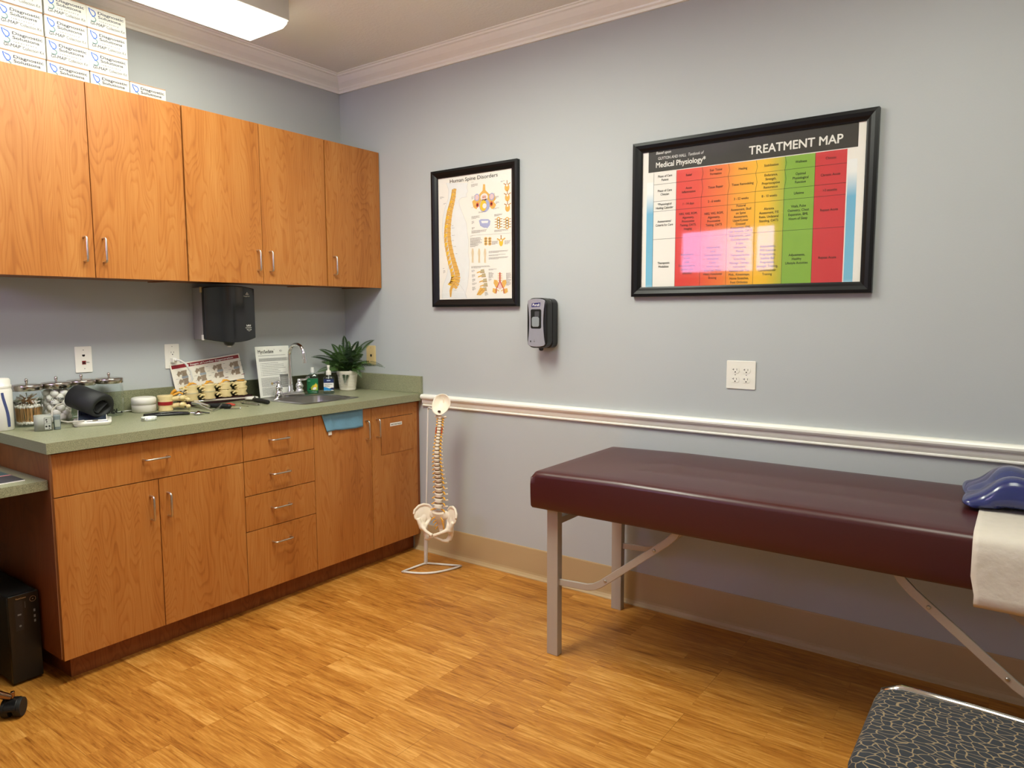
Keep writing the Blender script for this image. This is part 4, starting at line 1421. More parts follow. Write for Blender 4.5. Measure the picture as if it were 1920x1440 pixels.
m.stroke([(.004, .006), (.004, .052), (.027, .052), (.027, .006), (.004, .006)], .0008, d + .0002, ink)
m.stroke([(.004, .029), (.027, .029)], .0008, d + .0002, ink)
for u, v, r in ((.011, .044, .003), (.012, .036, .0025), (.010, .018, .0035), (.020, .019, .0035), (.019, .011, .002)):
    m.disc(u, v, r, d + .0002, ink)
m.build('instruction_print', t)
T = frame((.318, -1.757, Z), (.35, .94, 0), (-.94, .35, 0))
m = MB(T); m.prism(rrect(-.012, -.022, .012, .022, .008), 0, .056, pbr('blue_grey_plastic', (112, 122, 124), .45), True); m.build('display_unit', t, bevel=.003)
m = MB(frame((.318, -1.757, Z), (.35, .94, 0), (0, 0, 1))); m.rect(-.008, .012, .009, .040, .0232, pbr('lcd_grey', (160, 166, 156), .3)); m.build('display', t)

# arm blood pressure monitor: white wedge body
t = thing('blood_pressure_monitor', 'white wedge-shaped blood pressure monitor carrying the black arm cuff', 'monitor', (.29, -1.60, Z))
T = frame((.285, -1.610, Z), (.42, .91, 0), (-.91, .42, 0))   # u = across the front, v = to the back
m = MB(T)
base = rrect(-.068, -.085, .068, .075, .022, 5)
top_z = lambda v: .022 + .046 * max(0, (v + .030) / .10) if v > -.030 else .022
n = len(base)
vs = [(x * .93, y * .95, .0006) for x, y in base] + [(x, y, .012) for x, y in base] + [(x, y, .018) for x, y in base]
fs = [(j * n + i, j * n + (i + 1) % n, (j + 1) * n + (i + 1) % n, (j + 1) * n + i) for j in range(2) for i in range(n)]
fs += [tuple(range(n))[::-1], tuple(range(2 * n, 3 * n))]
m.add(vs, fs, white_pl, True)
m.build('base', t)
m = MB(T)
ux = .052
vs = [(-ux, -.055, .018), (ux, -.055, .018), (ux, .062, .018), (-ux, .062, .018), (-ux, -.055, .022), (ux, -.055, .022), (ux, .055, .066), (-ux, .055, .066)]
m.add(vs, [(4, 5, 6, 7), (0, 1, 5, 4), (1, 2, 6, 5), (2, 3, 7, 6), (3, 0, 4, 7)], white_pl); m.build('wedge', t, bevel=.006)
m = MB(T)
sl = .044 / .11
vs = [(x, y, .0228 + (y + .055) * sl) for x, y in ((-.0495, -.054), (.0495, -.054), (.0495, .052), (-.0495, .052))]
m.add(vs, [(0, 1, 2, 3)], pbr('dark_blue_grey_panel', (44, 50, 62), .25)); m.build('control_panel', t)
m = MB(T); m.disc(.045, -.068, .012, .0186, pbr('blue_button', (60, 66, 140), .3), .007); m.rect(-.02, -.078, .055, -.058, .0184, pbr('dark_blue_grey_panel', (44, 50, 62), .25)); m.build('start_button', t)
# black cuff lying across it
cuffm = pbr('black_nylon_cuff', (26, 27, 30), .62, scale=300, bump=.3, var=.2)
t = thing('arm_cuff', 'rolled black fabric arm cuff lying on the white monitor', 'cuff', (.28, -1.62, Z + .03))
a0 = Vector((.212, -1.636, Z + .110)); a1 = Vector((.338, -1.592, Z + .073))
ax = (a1 - a0).normalized()
T = Matrix.Identity(4)
uu = Vector((0, 0, 1)).cross(ax).normalized(); vv = ax.cross(uu)
T = Matrix(((uu.x, vv.x, ax.x, a0.x), (uu.y, vv.y, ax.y, a0.y), (uu.z, vv.z, ax.z, a0.z), (0, 0, 0, 1)))
L_ = (a1 - a0).length
m = MB(T)
n = 32
def ro(i):
    a = 2 * PI * i / n
    return (.056 * math.cos(a), .049 * math.sin(a) - .003 * math.cos(2 * a))
def ri(i, f):
    a = 2 * PI * i / n
    k = .82 - .10 * f * (1 if math.sin(a) > 0 else 0)
    return (.054 * k * math.cos(a), .045 * k * math.sin(a) - (.004 * f if math.sin(a) > .2 else 0))
rings = [[(*ro(i), 0) for i in range(n)], [(*ro(i), L_ * .5) for i in range(n)], [(*[c * 1.02 for c in ro(i)], L_) for i in range(n)], [(*ri(i, 1), L_ - .001) for i in range(n)], [(*ri(i, 0), .0) for i in range(n)]]
vs = [p for r in rings for p in r]
fs = [(j * n + i, j * n + (i + 1) % n, ((j + 1) % 5) * n + (i + 1) % n, ((j + 1) % 5) * n + i) for j in range(5) for i in range(n)]
m.add(vs, fs, cuffm, True); m.build('fabric_roll', t)
m = MB(T)   # inner wrap flap seen in the opening
pts = [(.040 * math.cos(a), .031 * math.sin(a)) for a in [PI * .15 + PI * 1.25 * i / 12 for i in range(13)]] + [(.028, .012)]
inn = [(x * .90, y * .88) for x, y in pts]
k = len(pts)
vs = [(x, y, L_ - .004) for x, y in pts] + [(x, y, L_ - .004) for x, y in inn] + [(x, y, .01) for x, y in pts] + [(x, y, .01) for x, y in inn]
fs = []
for i in range(k - 1):
    fs += [(i, i + 1, k + i + 1, k + i), (2 * k + i, i + 2 * k + 1, i + 1, i), (k + i, k + i + 1, 3 * k + i + 1, 3 * k + i)]
m.add(vs, fs, cuffm, True); m.build('inner_flap', t)
m = MB(); m.box((.352, -1.640, Z + .020), (.356, -1.620, Z + .024), nickel); m.build('d_ring', t)
hose = pbr('grey_hose', (176, 170, 160), .4)
m = MB(); m.tube([(.225, -1.695, Z + .088), (.232, -1.720, Z + .084), (.250, -1.745, Z + .070), (.275, -1.757, Z + .050), (.305, -1.750, Z + .032), (.330, -1.722, Z + .024), (.345, -1.690, Z + .024), (.350, -1.67, Z + .025)], .0036, hose, 10); m.build('air_hose', t)

# round white wifi puck
t = thing('wifi_puck', 'short round white wifi router with a seam round its middle', 'router', (.094, -1.300, Z))
m = MB(); c_ = (.094, -1.300, Z)
m.lathe([(.046, .0), (.051, .003), (.0525, .033)], white_pl, c_, 36); m.build('base', t)
m = MB(); m.lathe([(.049, .033), (.049, .036), (.0527, .0365), (.053, .058), (.050, .066), (.040, .069), (.001, .070)], white_pl, c_, 36); m.build('cover', t)
m = MB(); m.tube([(.055, -1.33, Z + .008), (.045, -1.375, Z + .006), (.035, -1.41, Z + .004), (.02503, -1.45, Z + .004), (.0255, -1.60, Z + .004)], .0022, cordm, 8); m.build('cable', t)

# single herniated-disc vertebra model
bone_y = pbr('cream_resin_bone', (226, 204, 150), .42, var=.08, scale=60, bump=.2)
bone_o = pbr('yellow_nerve', (226, 160, 50), .45, var=.15, scale=50)
disc_r = pbr('red_disc', (150, 20, 24), .4, var=.2)
t = thing('disc_model', 'cream vertebra pair model with a red disc, beside the white router', 'anatomical model', (.135, -1.205, Z))
m = MB(); c_ = (.135, -1.220, Z)
m.lathe([(.033, .0005), (.034, .004), (.030, .014), (.033, .026)], bone_y, c_, 24, sx=1, sy=.95); m.build('lower_body', t)
m = MB(); m.lathe([(.033, .026), (.0345, .034), (.033, .043)], disc_r, c_, 24, sy=.95); m.build('disc', t)
m = MB(); m.lathe([(.033, .043), (.031, .054), (.036, .069), (.034, .072), (.001, .072)], bone_y, c_, 24, sy=.95); m.build('upper_body', t)
m = MB()
for z0 in (.020, .052):
    m.tube([(.150, -1.195, Z + z0), (.165, -1.175, Z + z0 + .004), (.175, -1.150, Z + z0 - .006)], [.011, .012, .009], bone_y, 10)
    m.ell((.185, -1.165, Z + z0 + .006), (.012, .016, .012), bone_y); m.ell((.160, -1.145, Z + z0 + .004), (.018, .012, .013), bone_y)
    m.ell((.195, -1.142, Z + z0 - .004), (.013, .011, .010), bone_y)
m.build('rear_processes', t, remesh=.0025)
m = MB(); m.tube([(.120, -1.190, Z + .050), (.130, -1.180, Z + .080), (.140, -1.170, Z + .093)], [.006, .008, .009], bone_o, 8); m.tube([(.150, -1.19, Z + .07), (.16, -1.165, Z + .082), (.17, -1.15, Z + .074)], [.005, .006, .004], bone_o, 8)
m.build('nerve', t, remesh=.002)

# tape measure coil
tapem = pbr('white_tape', (226, 230, 222), .5)
t = thing('tape_measure', 'coiled white measuring tape with black figures', 'tape measure', (.395, -1.43, Z))
pts = []
for i in range(90):
    a = i * .28; r = .012 + .0205 * i / 90
    pts.append((.388 + r * math.cos(a), -1.428 + r * math.sin(a)))
m = MB()
vs = [(x, y, Z + .0008) for x, y in pts] + [(x, y, Z + .0155) for x, y in pts]
n = len(pts)
m.add(vs, [(i, i + 1, n + i + 1, n + i) for i in range(n - 1)], tapem, True); m.build('tape', t, solid=.0012)
m = MB()
for i in range(46, 88):
    x, y = pts[i]; dx, dy = x - .388, y + 1.428; l = math.hypot(dx, dy)
    m.box((x + dx / l * .0008 - .0005, y + dy / l * .0008 - .0005, Z + (.010 if i % 3 else .005)), (x + dx / l * .0008 + .0005, y + dy / l * .0008 + .0005, Z + .0150), ink)
m.build('figures', t)
m = MB(); m.box((.405, -1.468, Z + .001), (.407, -1.460, Z + .014), steel); m.build('metal_tip', t)

# stethoscope
rub = pbr('black_rubber', (14, 16, 20), .25, coat=.3)
t = thing('stethoscope', 'black stethoscope with a steel chest piece lying near the worktop edge', 'stethoscope', (.35, -1.30, Z))
m = MB()
m.tube([(.29, -1.40, Z + .0075), (.275, -1.345, Z + .009), (.285, -1.30, Z + .010), (.315, -1.265, Z + .009), (.355, -1.235, Z + .008)], .0055, rub, 10)
m.tube([(.305, -1.41, Z + .0065), (.300, -1.35, Z + .006), (.320, -1.31, Z + .006), (.342, -1.27, Z + .006), (.372, -1.238, Z + .007)], .0055, rub, 10)
m.tube([(.25, -1.38, Z + .0065), (.24, -1.33, Z + .006), (.25, -1.28, Z + .006), (.30, -1.25, Z + .006), (.350, -1.240, Z + .007)], .0052, rub, 10)
m.build('tubing', t)
m = MB(); m.lathe([(.001, .001), (.016, .001), (.0215, .005), (.0205, .009), (.010, .012), (.006, .017), (.001, .018)], chrome, (.398, -1.212, Z), 24); m.tube([(.398, -1.212, Z + .009), (.372, -1.232, Z + .009)], .0042, chrome, 8); m.build('chest_piece', t)
m = MB(); m.tube([(.398, -1.205, Z + .012), (.402, -1.18, Z + .006), (.412, -1.165, Z + .004)], .003, rub, 8); m.build('stem', t)

# four stage lumbar model with its backing card
cardm = pbr('card_print', (232, 226, 214), .45)
maroon = pbr('maroon_print', (132, 18, 34), .45)
A = Vector((.030, -1.108, .985)); Bv = Vector((.030, -.728, 1.024))
uax = (Bv - A).normalized(); vax = Vector((-.17, -.09, .98))
t = thing('lumbar_card', 'tilted white card titled 3 Stages of Lumbar Degeneration, behind the vertebrae', 'card', A)
T = frame(A, uax, vax)
WD, HD = .382, .134
m = MB(T); m.box((0, 0, -.0015), (WD, HD, 0), cardm); m.build('card', t)
m = MB(T); m.rect(.006, HD - .024, WD - .006, HD - .006, .0004, maroon); m.build('title_bar', t)
m = MB(T); m.text('3 Stages of Lumbar Degeneration', .215, HD - .0195, .0125, .0008, hdr, width=.255, bold=.02); m.build('title_lettering', t)
m = MB(T)
gb = pbr('grey_bone_drawing', (150, 132, 112), .5, var=.35, scale=260); gb2 = pbr('blue_grey_disc_drawing', (150, 158, 166), .5, var=.2, scale=200)
for k in range(4):
    u0 = .050 + k * .096
    for j, v0 in enumerate((.042, .062, .082)):
        if j == 1:
            m.prism(rrect(u0 - .004, v0 - .005, u0 + .030, v0 + .006, .004), .0002, .0006, gb2)
        else:
            m.flat([(u0 - .002, v0 - .016), (u0 + .028, v0 - .014), (u0 + .025, v0), (u0 + .029, v0 + .015), (u0 - .003, v0 + .013), (u0 + .002, v0)], .0005, gb)
            m.flat([(u0, v0 + .008), (u0 - .016, v0 + .014), (u0 - .026, v0 - .002), (u0 - .018, v0 - .016), (u0 - .010, v0 - .004), (u0, v0 - .006)], .0006, gb)
    for q in range(7):
        uu_ = u0 + (-.036 if q % 2 else .034) + (q % 3) * .003; v_ = .022 + q * .012
        m.rect(uu_, v_, uu_ + .014, v_ + .0013, .0005, ink_grey)
    m.rect(u0 + .030, .020, u0 + .050, .0225, .0005, maroon)
m.build('drawings', t)
t = thing('lumbar_model', 'row of four cream lumbar vertebra pairs on a dark maroon base', 'anatomical model', (.075, -.90, Z))
basem = pbr('dark_maroon_base', (44, 14, 22), .3)
T = frame((.085, -1.115, Z), (-.10, .995, 0), (-.995, -.10, 0))
m = MB(T); m.prism(rrect(0, -.028, .405, .040, .008), .0005, .024, basem); m.build('base', t, bevel=.003)
for k in range(4):
    u0 = .058 + k * .098
    rad = [.0335, .034, .033, .032][k]
    g_ = MB(T)
    hh = .040
    if k < 2:
        g_.lathe([(rad * .95, .026), (rad, .029), (rad * .80, .042), (rad, .056), (rad, .060)], bone_y, (u0, 0, 0), 24, sy=.85)
        g_.lathe([(rad, .066), (rad, .070), (rad * .80, .083), (rad, .097), (rad * .96, .101), (.001, .102)], bone_y, (u0, 0, 0), 24, sy=.85)
    else:
        # worn pair: ragged rims
        random.seed(20 + k)
        for zb, h_ in ((.026, .038), (.064 - (k - 2) * .002, .036)):
            n = 26; vs = []
            for r_, z_ in ((rad * 1.0, 0), (rad * 1.06, .004), (rad * .78, h_ * .5), (rad * 1.05, h_ - .004), (rad * .95, h_)):
                for i in range(n):
                    a = 2 * PI * i / n
                    jz = random.uniform(-.0022, .0022) if z_ in (0, h_) or r_ > rad else 0
                    jr = random.uniform(.95, 1.06) if r_ > rad else 1
                    vs.append((u0 + r_ * jr * math.cos(a), r_ * jr * .85 * math.sin(a), zb + z_ + jz))
            fs = [(j * n + i, j * n + (i + 1) % n, (j + 1) * n + (i + 1) % n, (j + 1) * n + i) for j in range(4) for i in range(n)]
            fs += [tuple(range(n))[::-1], tuple(range(4 * n, 5 * n))]
            g_.add(vs, fs, bone_y, True)
    g_.build('vertebra_pair', t)
    if k < 2:
        m = MB(T); m.lathe([(rad * .98, .060), (rad * 1.03, .063), (rad * .98, .066)], pbr('grey_disc', (196, 184, 148), .4), (u0, 0, 0), 24, sy=.85); m.build('disc', t)
    m = MB(T)
    for zc in (.044, .084):
        m.tube([(u0 - rad * .7, -.004, zc), (u0 - .042, -.004, zc + .005), (u0 - .053, .0, zc - .006)], [.007, .006, .0045], bone_y, 8)
        m.tube([(u0 - rad * .6, .016, zc), (u0 - .040, .020, zc + .008), (u0 - .050, .020, zc + .002)], [.007, .007, .005], bone_y, 8)
        m.tube([(u0 - rad * .5, -.010, zc - .008), (u0 - .046, -.006, zc - .014)], [.004, .003], bone_y, 8)
    m.build('processes', t, remesh=.002)
    m = MB(T)
    if k < 3:
        m.tube([(u0 - .046, .0, .086), (u0 - .03, -.006, .098), (u0 - .012, -.004, .108), (u0 + .010, .0, .111), (u0 + .03, .0, .105)], [.002, .003, .005, .005, .002], bone_o, 8)
        m.ell((u0 - .004, 0, .112), (.010, .007, .005), bone_o)
    else:
        m.lathe([(.020, .103), (.022, .106), (.018, .108), (.001, .106)], bone_o, (u0, 0, -.002), 16, sy=.8)
    m.build('nerve', t)

# instruments beside the model
t = thing('chrome_calliper', 'chrome hinged instrument with bent arms at the left of the tools', 'medical instrument', (.25, -1.07, Z))
m = MB()
m.tube([(.135, -1.085, Z + .020), (.20, -1.08, Z + .018), (.26, -1.075, Z + .014)], [.009, .010, .007], chrome, 10)
m.tube([(.20, -1.09, Z + .018), (.27, -1.10, Z + .010), (.355, -1.115, Z + .004)], [.004, .0035, .003], chrome, 8)
m.tube([(.355, -1.115, Z + .004), (.33, -1.07, Z + .010), (.30, -1.035, Z + .018)], [.003, .0035, .005], chrome, 8)
m.tube([(.15, -1.06, Z + .028), (.17, -1.01, Z + .030), (.16, -.98, Z + .031)], [.005, .004, .003], chrome, 8)
m.build('arms', t)
m = MB(); m.tube([(.225, -1.06, Z + .013), (.26, -1.035, Z + .012), (.325, -1.015, Z + .012)], [.010, .0125, .011], black_matte, 12); m.ell((.328, -1.014, Z + .012), .0112, black_matte); m.build('black_grip', t)
t = thing('reflex_hammer', 'long pale-handled reflex hammer leading to a round white head', 'reflex hammer', (.14, -.90, Z))
m = MB(); m.tube([(.125, -1.075, Z + .026), (.135, -.98, Z + .024), (.140, -.88, Z + .022), (.135, -.79, Z + .018)], [.007, .0065, .006, .006], pbr('pale_handle', (196, 184, 176), .3), 10, flat=.7); m.build('handle', t)
m = MB(); m.lathe([(.001, .003), (.030, .003), (.034, .007), (.034, .013), (.031, .016), (.026, .014), (.001, .013)], white_pl, (.140, -.765, Z + .005), 28); m.build('head', t)
t = thing('pinwheel', 'orange-red tipped steel pinwheel lying flat', 'medical instrument', (.26, -.95, Z))
m = MB(); m.tube([(.2105, -.972, Z + .006), (.245, -.960, Z + .009), (.27, -.945, Z + .007)], [.004, .0085, .004], pbr('orange_red_plastic', (196, 70, 52), .35), 10); m.build('grip', t)
m = MB(); m.tube([(.12, -1.01, Z + .006), (.2105, -.972, Z + .006)], .0018, pbr('dull_red_rod', (150, 90, 80), .4), 8); m.tube([(.27, -.945, Z + .006), (.345, -.92, Z + .003)], .0014, nickel, 8); m.build('rod', t)
t = thing('probe', 'thin steel probe with a small ball tip near the worktop edge', 'medical instrument', (.37, -1.02, Z))
m = MB(); m.tube([(.335, -1.045, Z + .0035), (.385, -.995, Z + .003)], .0014, black_matte, 8); m.build('shaft', t)
m = MB(); m.ell((.387, -.993, Z + .0045), .004, chrome); m.build('ball_tip', t)
t = thing('tuning_fork', 'silver tuning fork between the hammer head and the worktop edge', 'tuning fork', (.29, -.88, Z))
m = MB(); m.tube([(.205, -.868, Z + .006), (.225, -.870, Z + .006)], .005, chrome, 10)
m.box((.225, -.876, Z + .001), (.345, -.869, Z + .010), pbr('aluminium', (200, 198, 194), .35, 1.0)); m.box((.225, -.862, Z + .001), (.345, -.855, Z + .010), pbr('aluminium', (200, 198, 194), .35, 1.0)); m.box((.222, -.876, Z + .001), (.236, -.855, Z + .010), pbr('aluminium', (200, 198, 194), .35, 1.0))
m.build('tines', t, bevel=.001)
t = thing('otoscope_handle', 'black cylindrical otoscope handle lying beside the sink', 'otoscope', (.33, -.80, Z))
m = MB(); m.tube([(.215, -.785, Z + .0115), (.335, -.806, Z + .0115), (.345, -.808, Z + .0105)], [.0105, .011, .008], black_matte, 16); m.build('grip', t)
m = MB(); m.tube([(.185, -.780, Z + .0115), (.200, -.783, Z + .0115), (.215, -.785, Z + .0115)], [.010, .0112, .0098], black_pl, 16); m.tube([(.193, -.781, Z + .018), (.190, -.779, Z + .028)], [.004, .003], black_pl, 8); m.build('collar', t)

# acrylic stand with leaflet
t = thing('leaflet_stand', 'white information leaflet headed MyoSedate in a clear acrylic stand', 'sign', (.10, -.585, Z))
T = frame((.108, -.690, Z + .003), (0.02, 1, 0), (-.13, 0, .99))
WD, HD = .212, .276
clear = glassy('clear_acrylic', (248, 250, 250), .03, 1.4)
m = MB(T); m.box((.001, .001, -.0006), (WD - .001, HD - .001, 0), paper); m.build('leaflet', t)
m = MB(T); m.rect(-.002, 0, WD + .002, HD + .002, .0016, clear); m.rect(-.002, 0, WD + .002, HD + .002, -.0022, clear); m.build('acrylic_sleeve', t)
m = MB(); m.box((.065, -.690, Z + .0005), (.124, -.480, Z + .0028), clear); m.build('foot', t)
m = MB(T)
m.text('MyoSedate', .016, HD - .038, .026, .0004, ink, 'l', width=.095, bold=.02)
m.text('TM', .113, HD - .022, .006, .0004, ink_grey, 'l')
m.disc(.158, HD - .028, .008, .0004, ink_grey, .005); m.disc(.159, HD - .028, .005, .0006, paper, .003)
m.build('title_lettering', t)
m = MB(T); random.seed(5)
def tl(u, v, w_, h_=.0016, mat=ink_grey):
    k = u
    while k < u + w_ - .002:
        k2 = min(u + w_, k + random.uniform(.004, .012)); m.rect(k, v, k2, v + h_, .0004, mat); k = k2 + .0014
tl(.016, HD - .052, .17, .0022)
m.rect(.016, HD - .082, .195, HD - .064, .0003, pbr('grey_tint_print', (205, 202, 198), .7))
for i in range(4): tl(.018, HD - .069 - i * .0042, .172)
for i in range(8):
    m.disc(.024, HD - .0925 - i * .0092, .0014, .0004, ink); tl(.030, HD - .0932 - i * .0092, random.uniform(.08, .15), .002)
for i in range(12): tl(.018, HD - .172 - i * .0042, .112)
for i in range(10): tl(.018, HD - .226 - i * .0042, .112 if i < 6 else .07)
m.rect(.135, HD - .228, .195, HD - .158, .0003, pbr('mid_grey_print', (128, 126, 124), .7)); m.rect(.135, HD - .166, .195, HD - .158, .0004, ink_grey)
for i in range(8): m.rect(.139, HD - .175 - i * .0068, .190, HD - .1735 - i * .0068, .0005, paper)
m.build('body_text', t)

# soap and sanitizer bottles
def bottle(cx_, cy_, h_body, w_, d_, body_mat, name, label, capm, pump):
    t = thing(name, label, 'bottle', (cx_, cy_, Z + .0028))
    zz = Z + .0003
    ang = math.radians(-42)
    T = frame((cx_, cy_, zz), (math.cos(ang + PI / 2), math.sin(ang + PI / 2), 0), (-math.cos(ang), -math.sin(ang), 0))   # n up, front toward the room
    m = MB(T)
    rs = [(.85, .0), (1, .004), (1, h_body * .82), (.9, h_body * .92), (.5, h_body), (.26, h_body + .006), (.24, h_body + .012)]
    vs = []; P = rrect(-w_ / 2, -d_ / 2, w_ / 2, d_ / 2, .012, 4); n = len(P)
    for k, z in rs:
        for x, y in P: vs.append((x * k, y * (k if k > .6 else max(k, .45)), z))
    fs = [(j * n + i, j * n + (i + 1) % n, (j + 1) * n + (i + 1) % n, (j + 1) * n + i) for j in range(len(rs) - 1) for i in range(n)] + [tuple(range(n))[::-1], tuple(range((len(rs) - 1) * n, len(rs) * n))]
    m.add(vs, fs, body_mat, True); m.build('bottle_body', t)
    TF = frame(T @ Vector((0, -d_ / 2 - .0006, 0)), (math.cos(ang + PI / 2), math.sin(ang + PI / 2), 0), (0, 0, 1))
    return t, T, TF
clear_b = glassy('clear_bottle', (225, 235, 235), .04, 1.45)
green_b = pbr('green_liquid_soap', (20, 120, 74), .15, var=.1, coat=.5)
t, T, TF = bottle(.130, -.362, .112, .066, .036, clear_b, 'soap_bottle', 'green dish soap bottle with a clear cap left of the pump bottle', white_pl, False)
m = MB(T); m.prism(rrect(-.029, -.0145, .029, .0145, .01), .003, .086, green_b, True); m.build('green_liquid', t)
m = MB(TF); m.rect(-.030, .016, .030, .084, 0, pbr('green_label', (16, 116, 70), .4)); m.build('label_sheet', t)
m = MB(TF); m.flat([(-.008, .022), (.026, .020), (.028, .050), (.018, .062), (.010, .052), (.000, .048), (-.010, .034)], .0004, pbr('lime_print', (176, 186, 52), .5)); m.flat([(.004, .036), (.026, .038), (.020, .056), (.010, .050)], .0006, yel_p)
m.disc(.010, .030, .011, .0008, paper, .007, ang=.4); m.disc(-.014, .026, .006, .0007, ink, .004); m.rect(-.026, .070, -.012, .076, .0004, pbr('mint_print', (120, 190, 150), .5)); m.build('label_print', t)
m = MB(T); m.lathe([(.0115, .118), (.0115, .136), (.009, .139), (.009, .148), (.001, .149)], pbr('frosted_cap', (214, 216, 214), .3), (0, 0, 0), 16); m.build('cap', t)
t, T, TF = bottle(.205, -.310, .100, .062, .038, clear_b, 'sanitizer_bottle', 'clear pump bottle of hand sanitizer with a white and blue label', white_pl, True)
m = MB(TF); m.rect(-.027, .018, .027, .084, 0, hdr); m.rect(-.027, .062, .027, .084, .0003, pbr('navy_label', (26, 44, 92), .4))
m.flat([(-.027, .019), (.010, .019), (.027, .028), (.027, .034), (.005, .030), (-.010, .036), (-.027, .040)], .0003, pbr('azure_label', (38, 140, 200), .4))
m.flat([(.002, .029), (.027, .020), (.027, .035), (.016, .035)], .0005, pbr('navy_label', (26, 44, 92), .4)); m.build('label_sheet', t)
m = MB(TF); m.text('Hand Sanitizer', -.024, .052, .0075, .0007, ink, 'l', width=.046, bold=.02); m.text('with moisturizer', -.024, .047, .0035, .0007, ink_grey, 'l', width=.024); m.text('FRESH SCENT', -.024, .041, .006, .0007, ink, 'l', width=.03, bold=.02); m.rect(-.010, .072, .010, .078, .0006, pbr('pale_blue_ink', (170, 190, 214), .5)); m.build('label_lettering', t)
m = MB(T)
m.lathe([(.014, .106), (.0145, .108), (.0145, .124), (.012, .130), (.006, .132), (.0055, .142), (.0075, .146), (.0085, .160), (.001, .161)], white_pl, (0, 0, 0), 18)
m.build('pump', t)
m = MB(T); m.cyl((0, 0, .012), (0, 0, .106), .002, white_pl, 8); m.build('dip_tube', t)

# potted fern
t = thing('potted_fern', 'green fern in a white ribbed pot in the counter corner', 'potted plant', (.155, -.128, Z))
potm = pbr('white_glazed_pot', (230, 222, 208), .35, var=.03)
pc = (.155, -.128, Z + .0005)
pr = [(.001, 0), (.044, 0), (.046, .003)]
for i in range(9):
    z = .008 + i * .0092; r = .0462 + .0135 * (z / .11)
    pr += [(r + .0009, z), (r + .0009, z + .0062), (r - .0002, z + .0078)]
pr += [(.0615, .094), (.0625, .112), (.0625, .116), (.0590, .116), (.056, .098), (.001, .096)]
m = MB(); m.lathe(pr, potm, pc, 40); m.build('pot', t)
m = MB(); m.lathe([(.057, .0965), (.04, .104), (.001, .106)], pbr('dark_soil', (34, 24, 16), .95, bump=.8, scale=90), pc, 20); m.build('soil', t)
leafm = pbr('fern_green', (58, 88, 36), .5, var=.35, scale=40)
leafm2 = pbr('fern_green_dark', (34, 58, 28), .5, var=.3, scale=40)
R3 = Vector((.81, .587, 0)); F3 = Vector((.70, -.714, 0)); U3 = Vector((0, 0, 1))
root = Vector((pc[0], pc[1], Z + .108))
def frond(tip_r, tip_u, tip_f, mat, wid=.020, sag=.35, dr=0):
    tip = root + R3 * tip_r + U3 * tip_u + F3 * tip_f
    tip.x = max(.014, tip.x); tip.y = min(-.012, tip.y)
    L_ = (tip - root).length
    mid = (root + tip) / 2 + U3 * L_ * sag
    n = 20
    pts = [((1 - s) ** 2) * root + 2 * s * (1 - s) * mid + s * s * tip for s in [i / n for i in range(n + 1)]]
    m = MB()
    m.tube(pts[:-1], [.0013 - .0009 * i / n for i in range(n)], mat, 5)
    for i in range(3, n + 1):
        s = i / n
        tdir = (pts[i] - pts[i - 1]).normalized()
        sa_ = tdir.cross(U3); sb_ = tdir.cross(F3)
        if sa_.dot(sb_) < 0: sb_ = -sb_
        side = sa_ * .55 + sb_ * .8
        if side.length < .1: side = R3.copy()
        side.normalize()
        # tilt leaflet plane so that it faces outward
        w_ = wid * math.sin(PI * min(1, (s * .92 + .08))) ** .75 * (1.15 - .35 * s) + .002
        for sg in (-1, 1):
            for h in (0, .5):
                b = pts[i] * (1 - h) + pts[i - 1] * h
                e_ = b + side * sg * w_ + tdir * w_ * .35 - U3 * w_ * (.18 + .15 * random.random())
                c1 = b + side * sg * w_ * .45 + tdir * .0038 + U3 * .0006
                c2 = b + side * sg * w_ * .45 - tdir * .0020
                m.add([tuple(b), tuple(c1), tuple(e_), tuple(c2)], [(0, 1, 2, 3)], mat)
    return m.build('frond', t)
random.seed(9)
tips = [(-.20, .092, .06), (-.155, .135, .05), (-.085, .165, .03), (-.012, .212, .03), (.012, .180, -.01), (.165, .190, .09), (.222, .035, .13), (-.170, .005, .10), (.090, -.025, .11), (-.008, -.062, .095), (-.12, .06, .10), (-.05, .12, .08),
        (.05, .13, .06), (.10, .11, .10), (.13, .06, .14), (.06, .06, .13), (-.02, .09, .12), (-.09, .02, .13), (-.10, .10, .02), (.09, .15, .04), (-.04, .16, .03), (.03, .10, .10), (-.13, -.01, .07), (-.06, .05, .12), (.02, .15, .05), (.11, .02, .12), (-.15, .06, .02), (.07, .18, .02)]
for i, (a, b, c) in enumerate(tips):
    frond(a, b, c, leafm if i % 3 else leafm2, .025 if i < 12 else .028, .30 if b > 0 else .55)
for i in range(12):
    a = random.uniform(-.09, .09); frond(a, random.uniform(.02, .12), random.uniform(-.03, .12), leafm2 if i % 2 else leafm, .027, .4)

# blue cloth caught between worktop and door
cloth = pbr('blue_microfibre', (108, 154, 182), .95, var=.06, scale=120, bump=.5)
t = thing('cleaning_cloth', 'light blue microfibre cloth hanging below the worktop over the sink door', 'cloth', (.615, -.565, .87))
T = LW(.612, 0, 0)
m = MB(T)
n, k = 26, 10
vs = []
for j in range(k + 1):
    f = j / k
    for i in range(n + 1):
        g = i / n
        u = -.702 + .268 * g + (.030 * f * (1 - g))
        ztop = .8725; zbot = .784 - .006 * math.sin(g * 3) + (-.0 if g > .2 else -.010 * (.2 - g) / .2) - .012 * (g - .5)
        v = ztop + (zbot - ztop) * f
        d = .003 + .0045 * f * (1 + math.sin(g * 17 + 1.2 * f)) * .5 + (.006 * math.exp(-((g - .16) / .05) ** 2)) * (1 - f * .3)
        vs.append((u, v, d))
fs = [(j * (n + 1) + i, (j + 1) * (n + 1) + i, (j + 1) * (n + 1) + i + 1, j * (n + 1) + i + 1) for j in range(k) for i in range(n)]
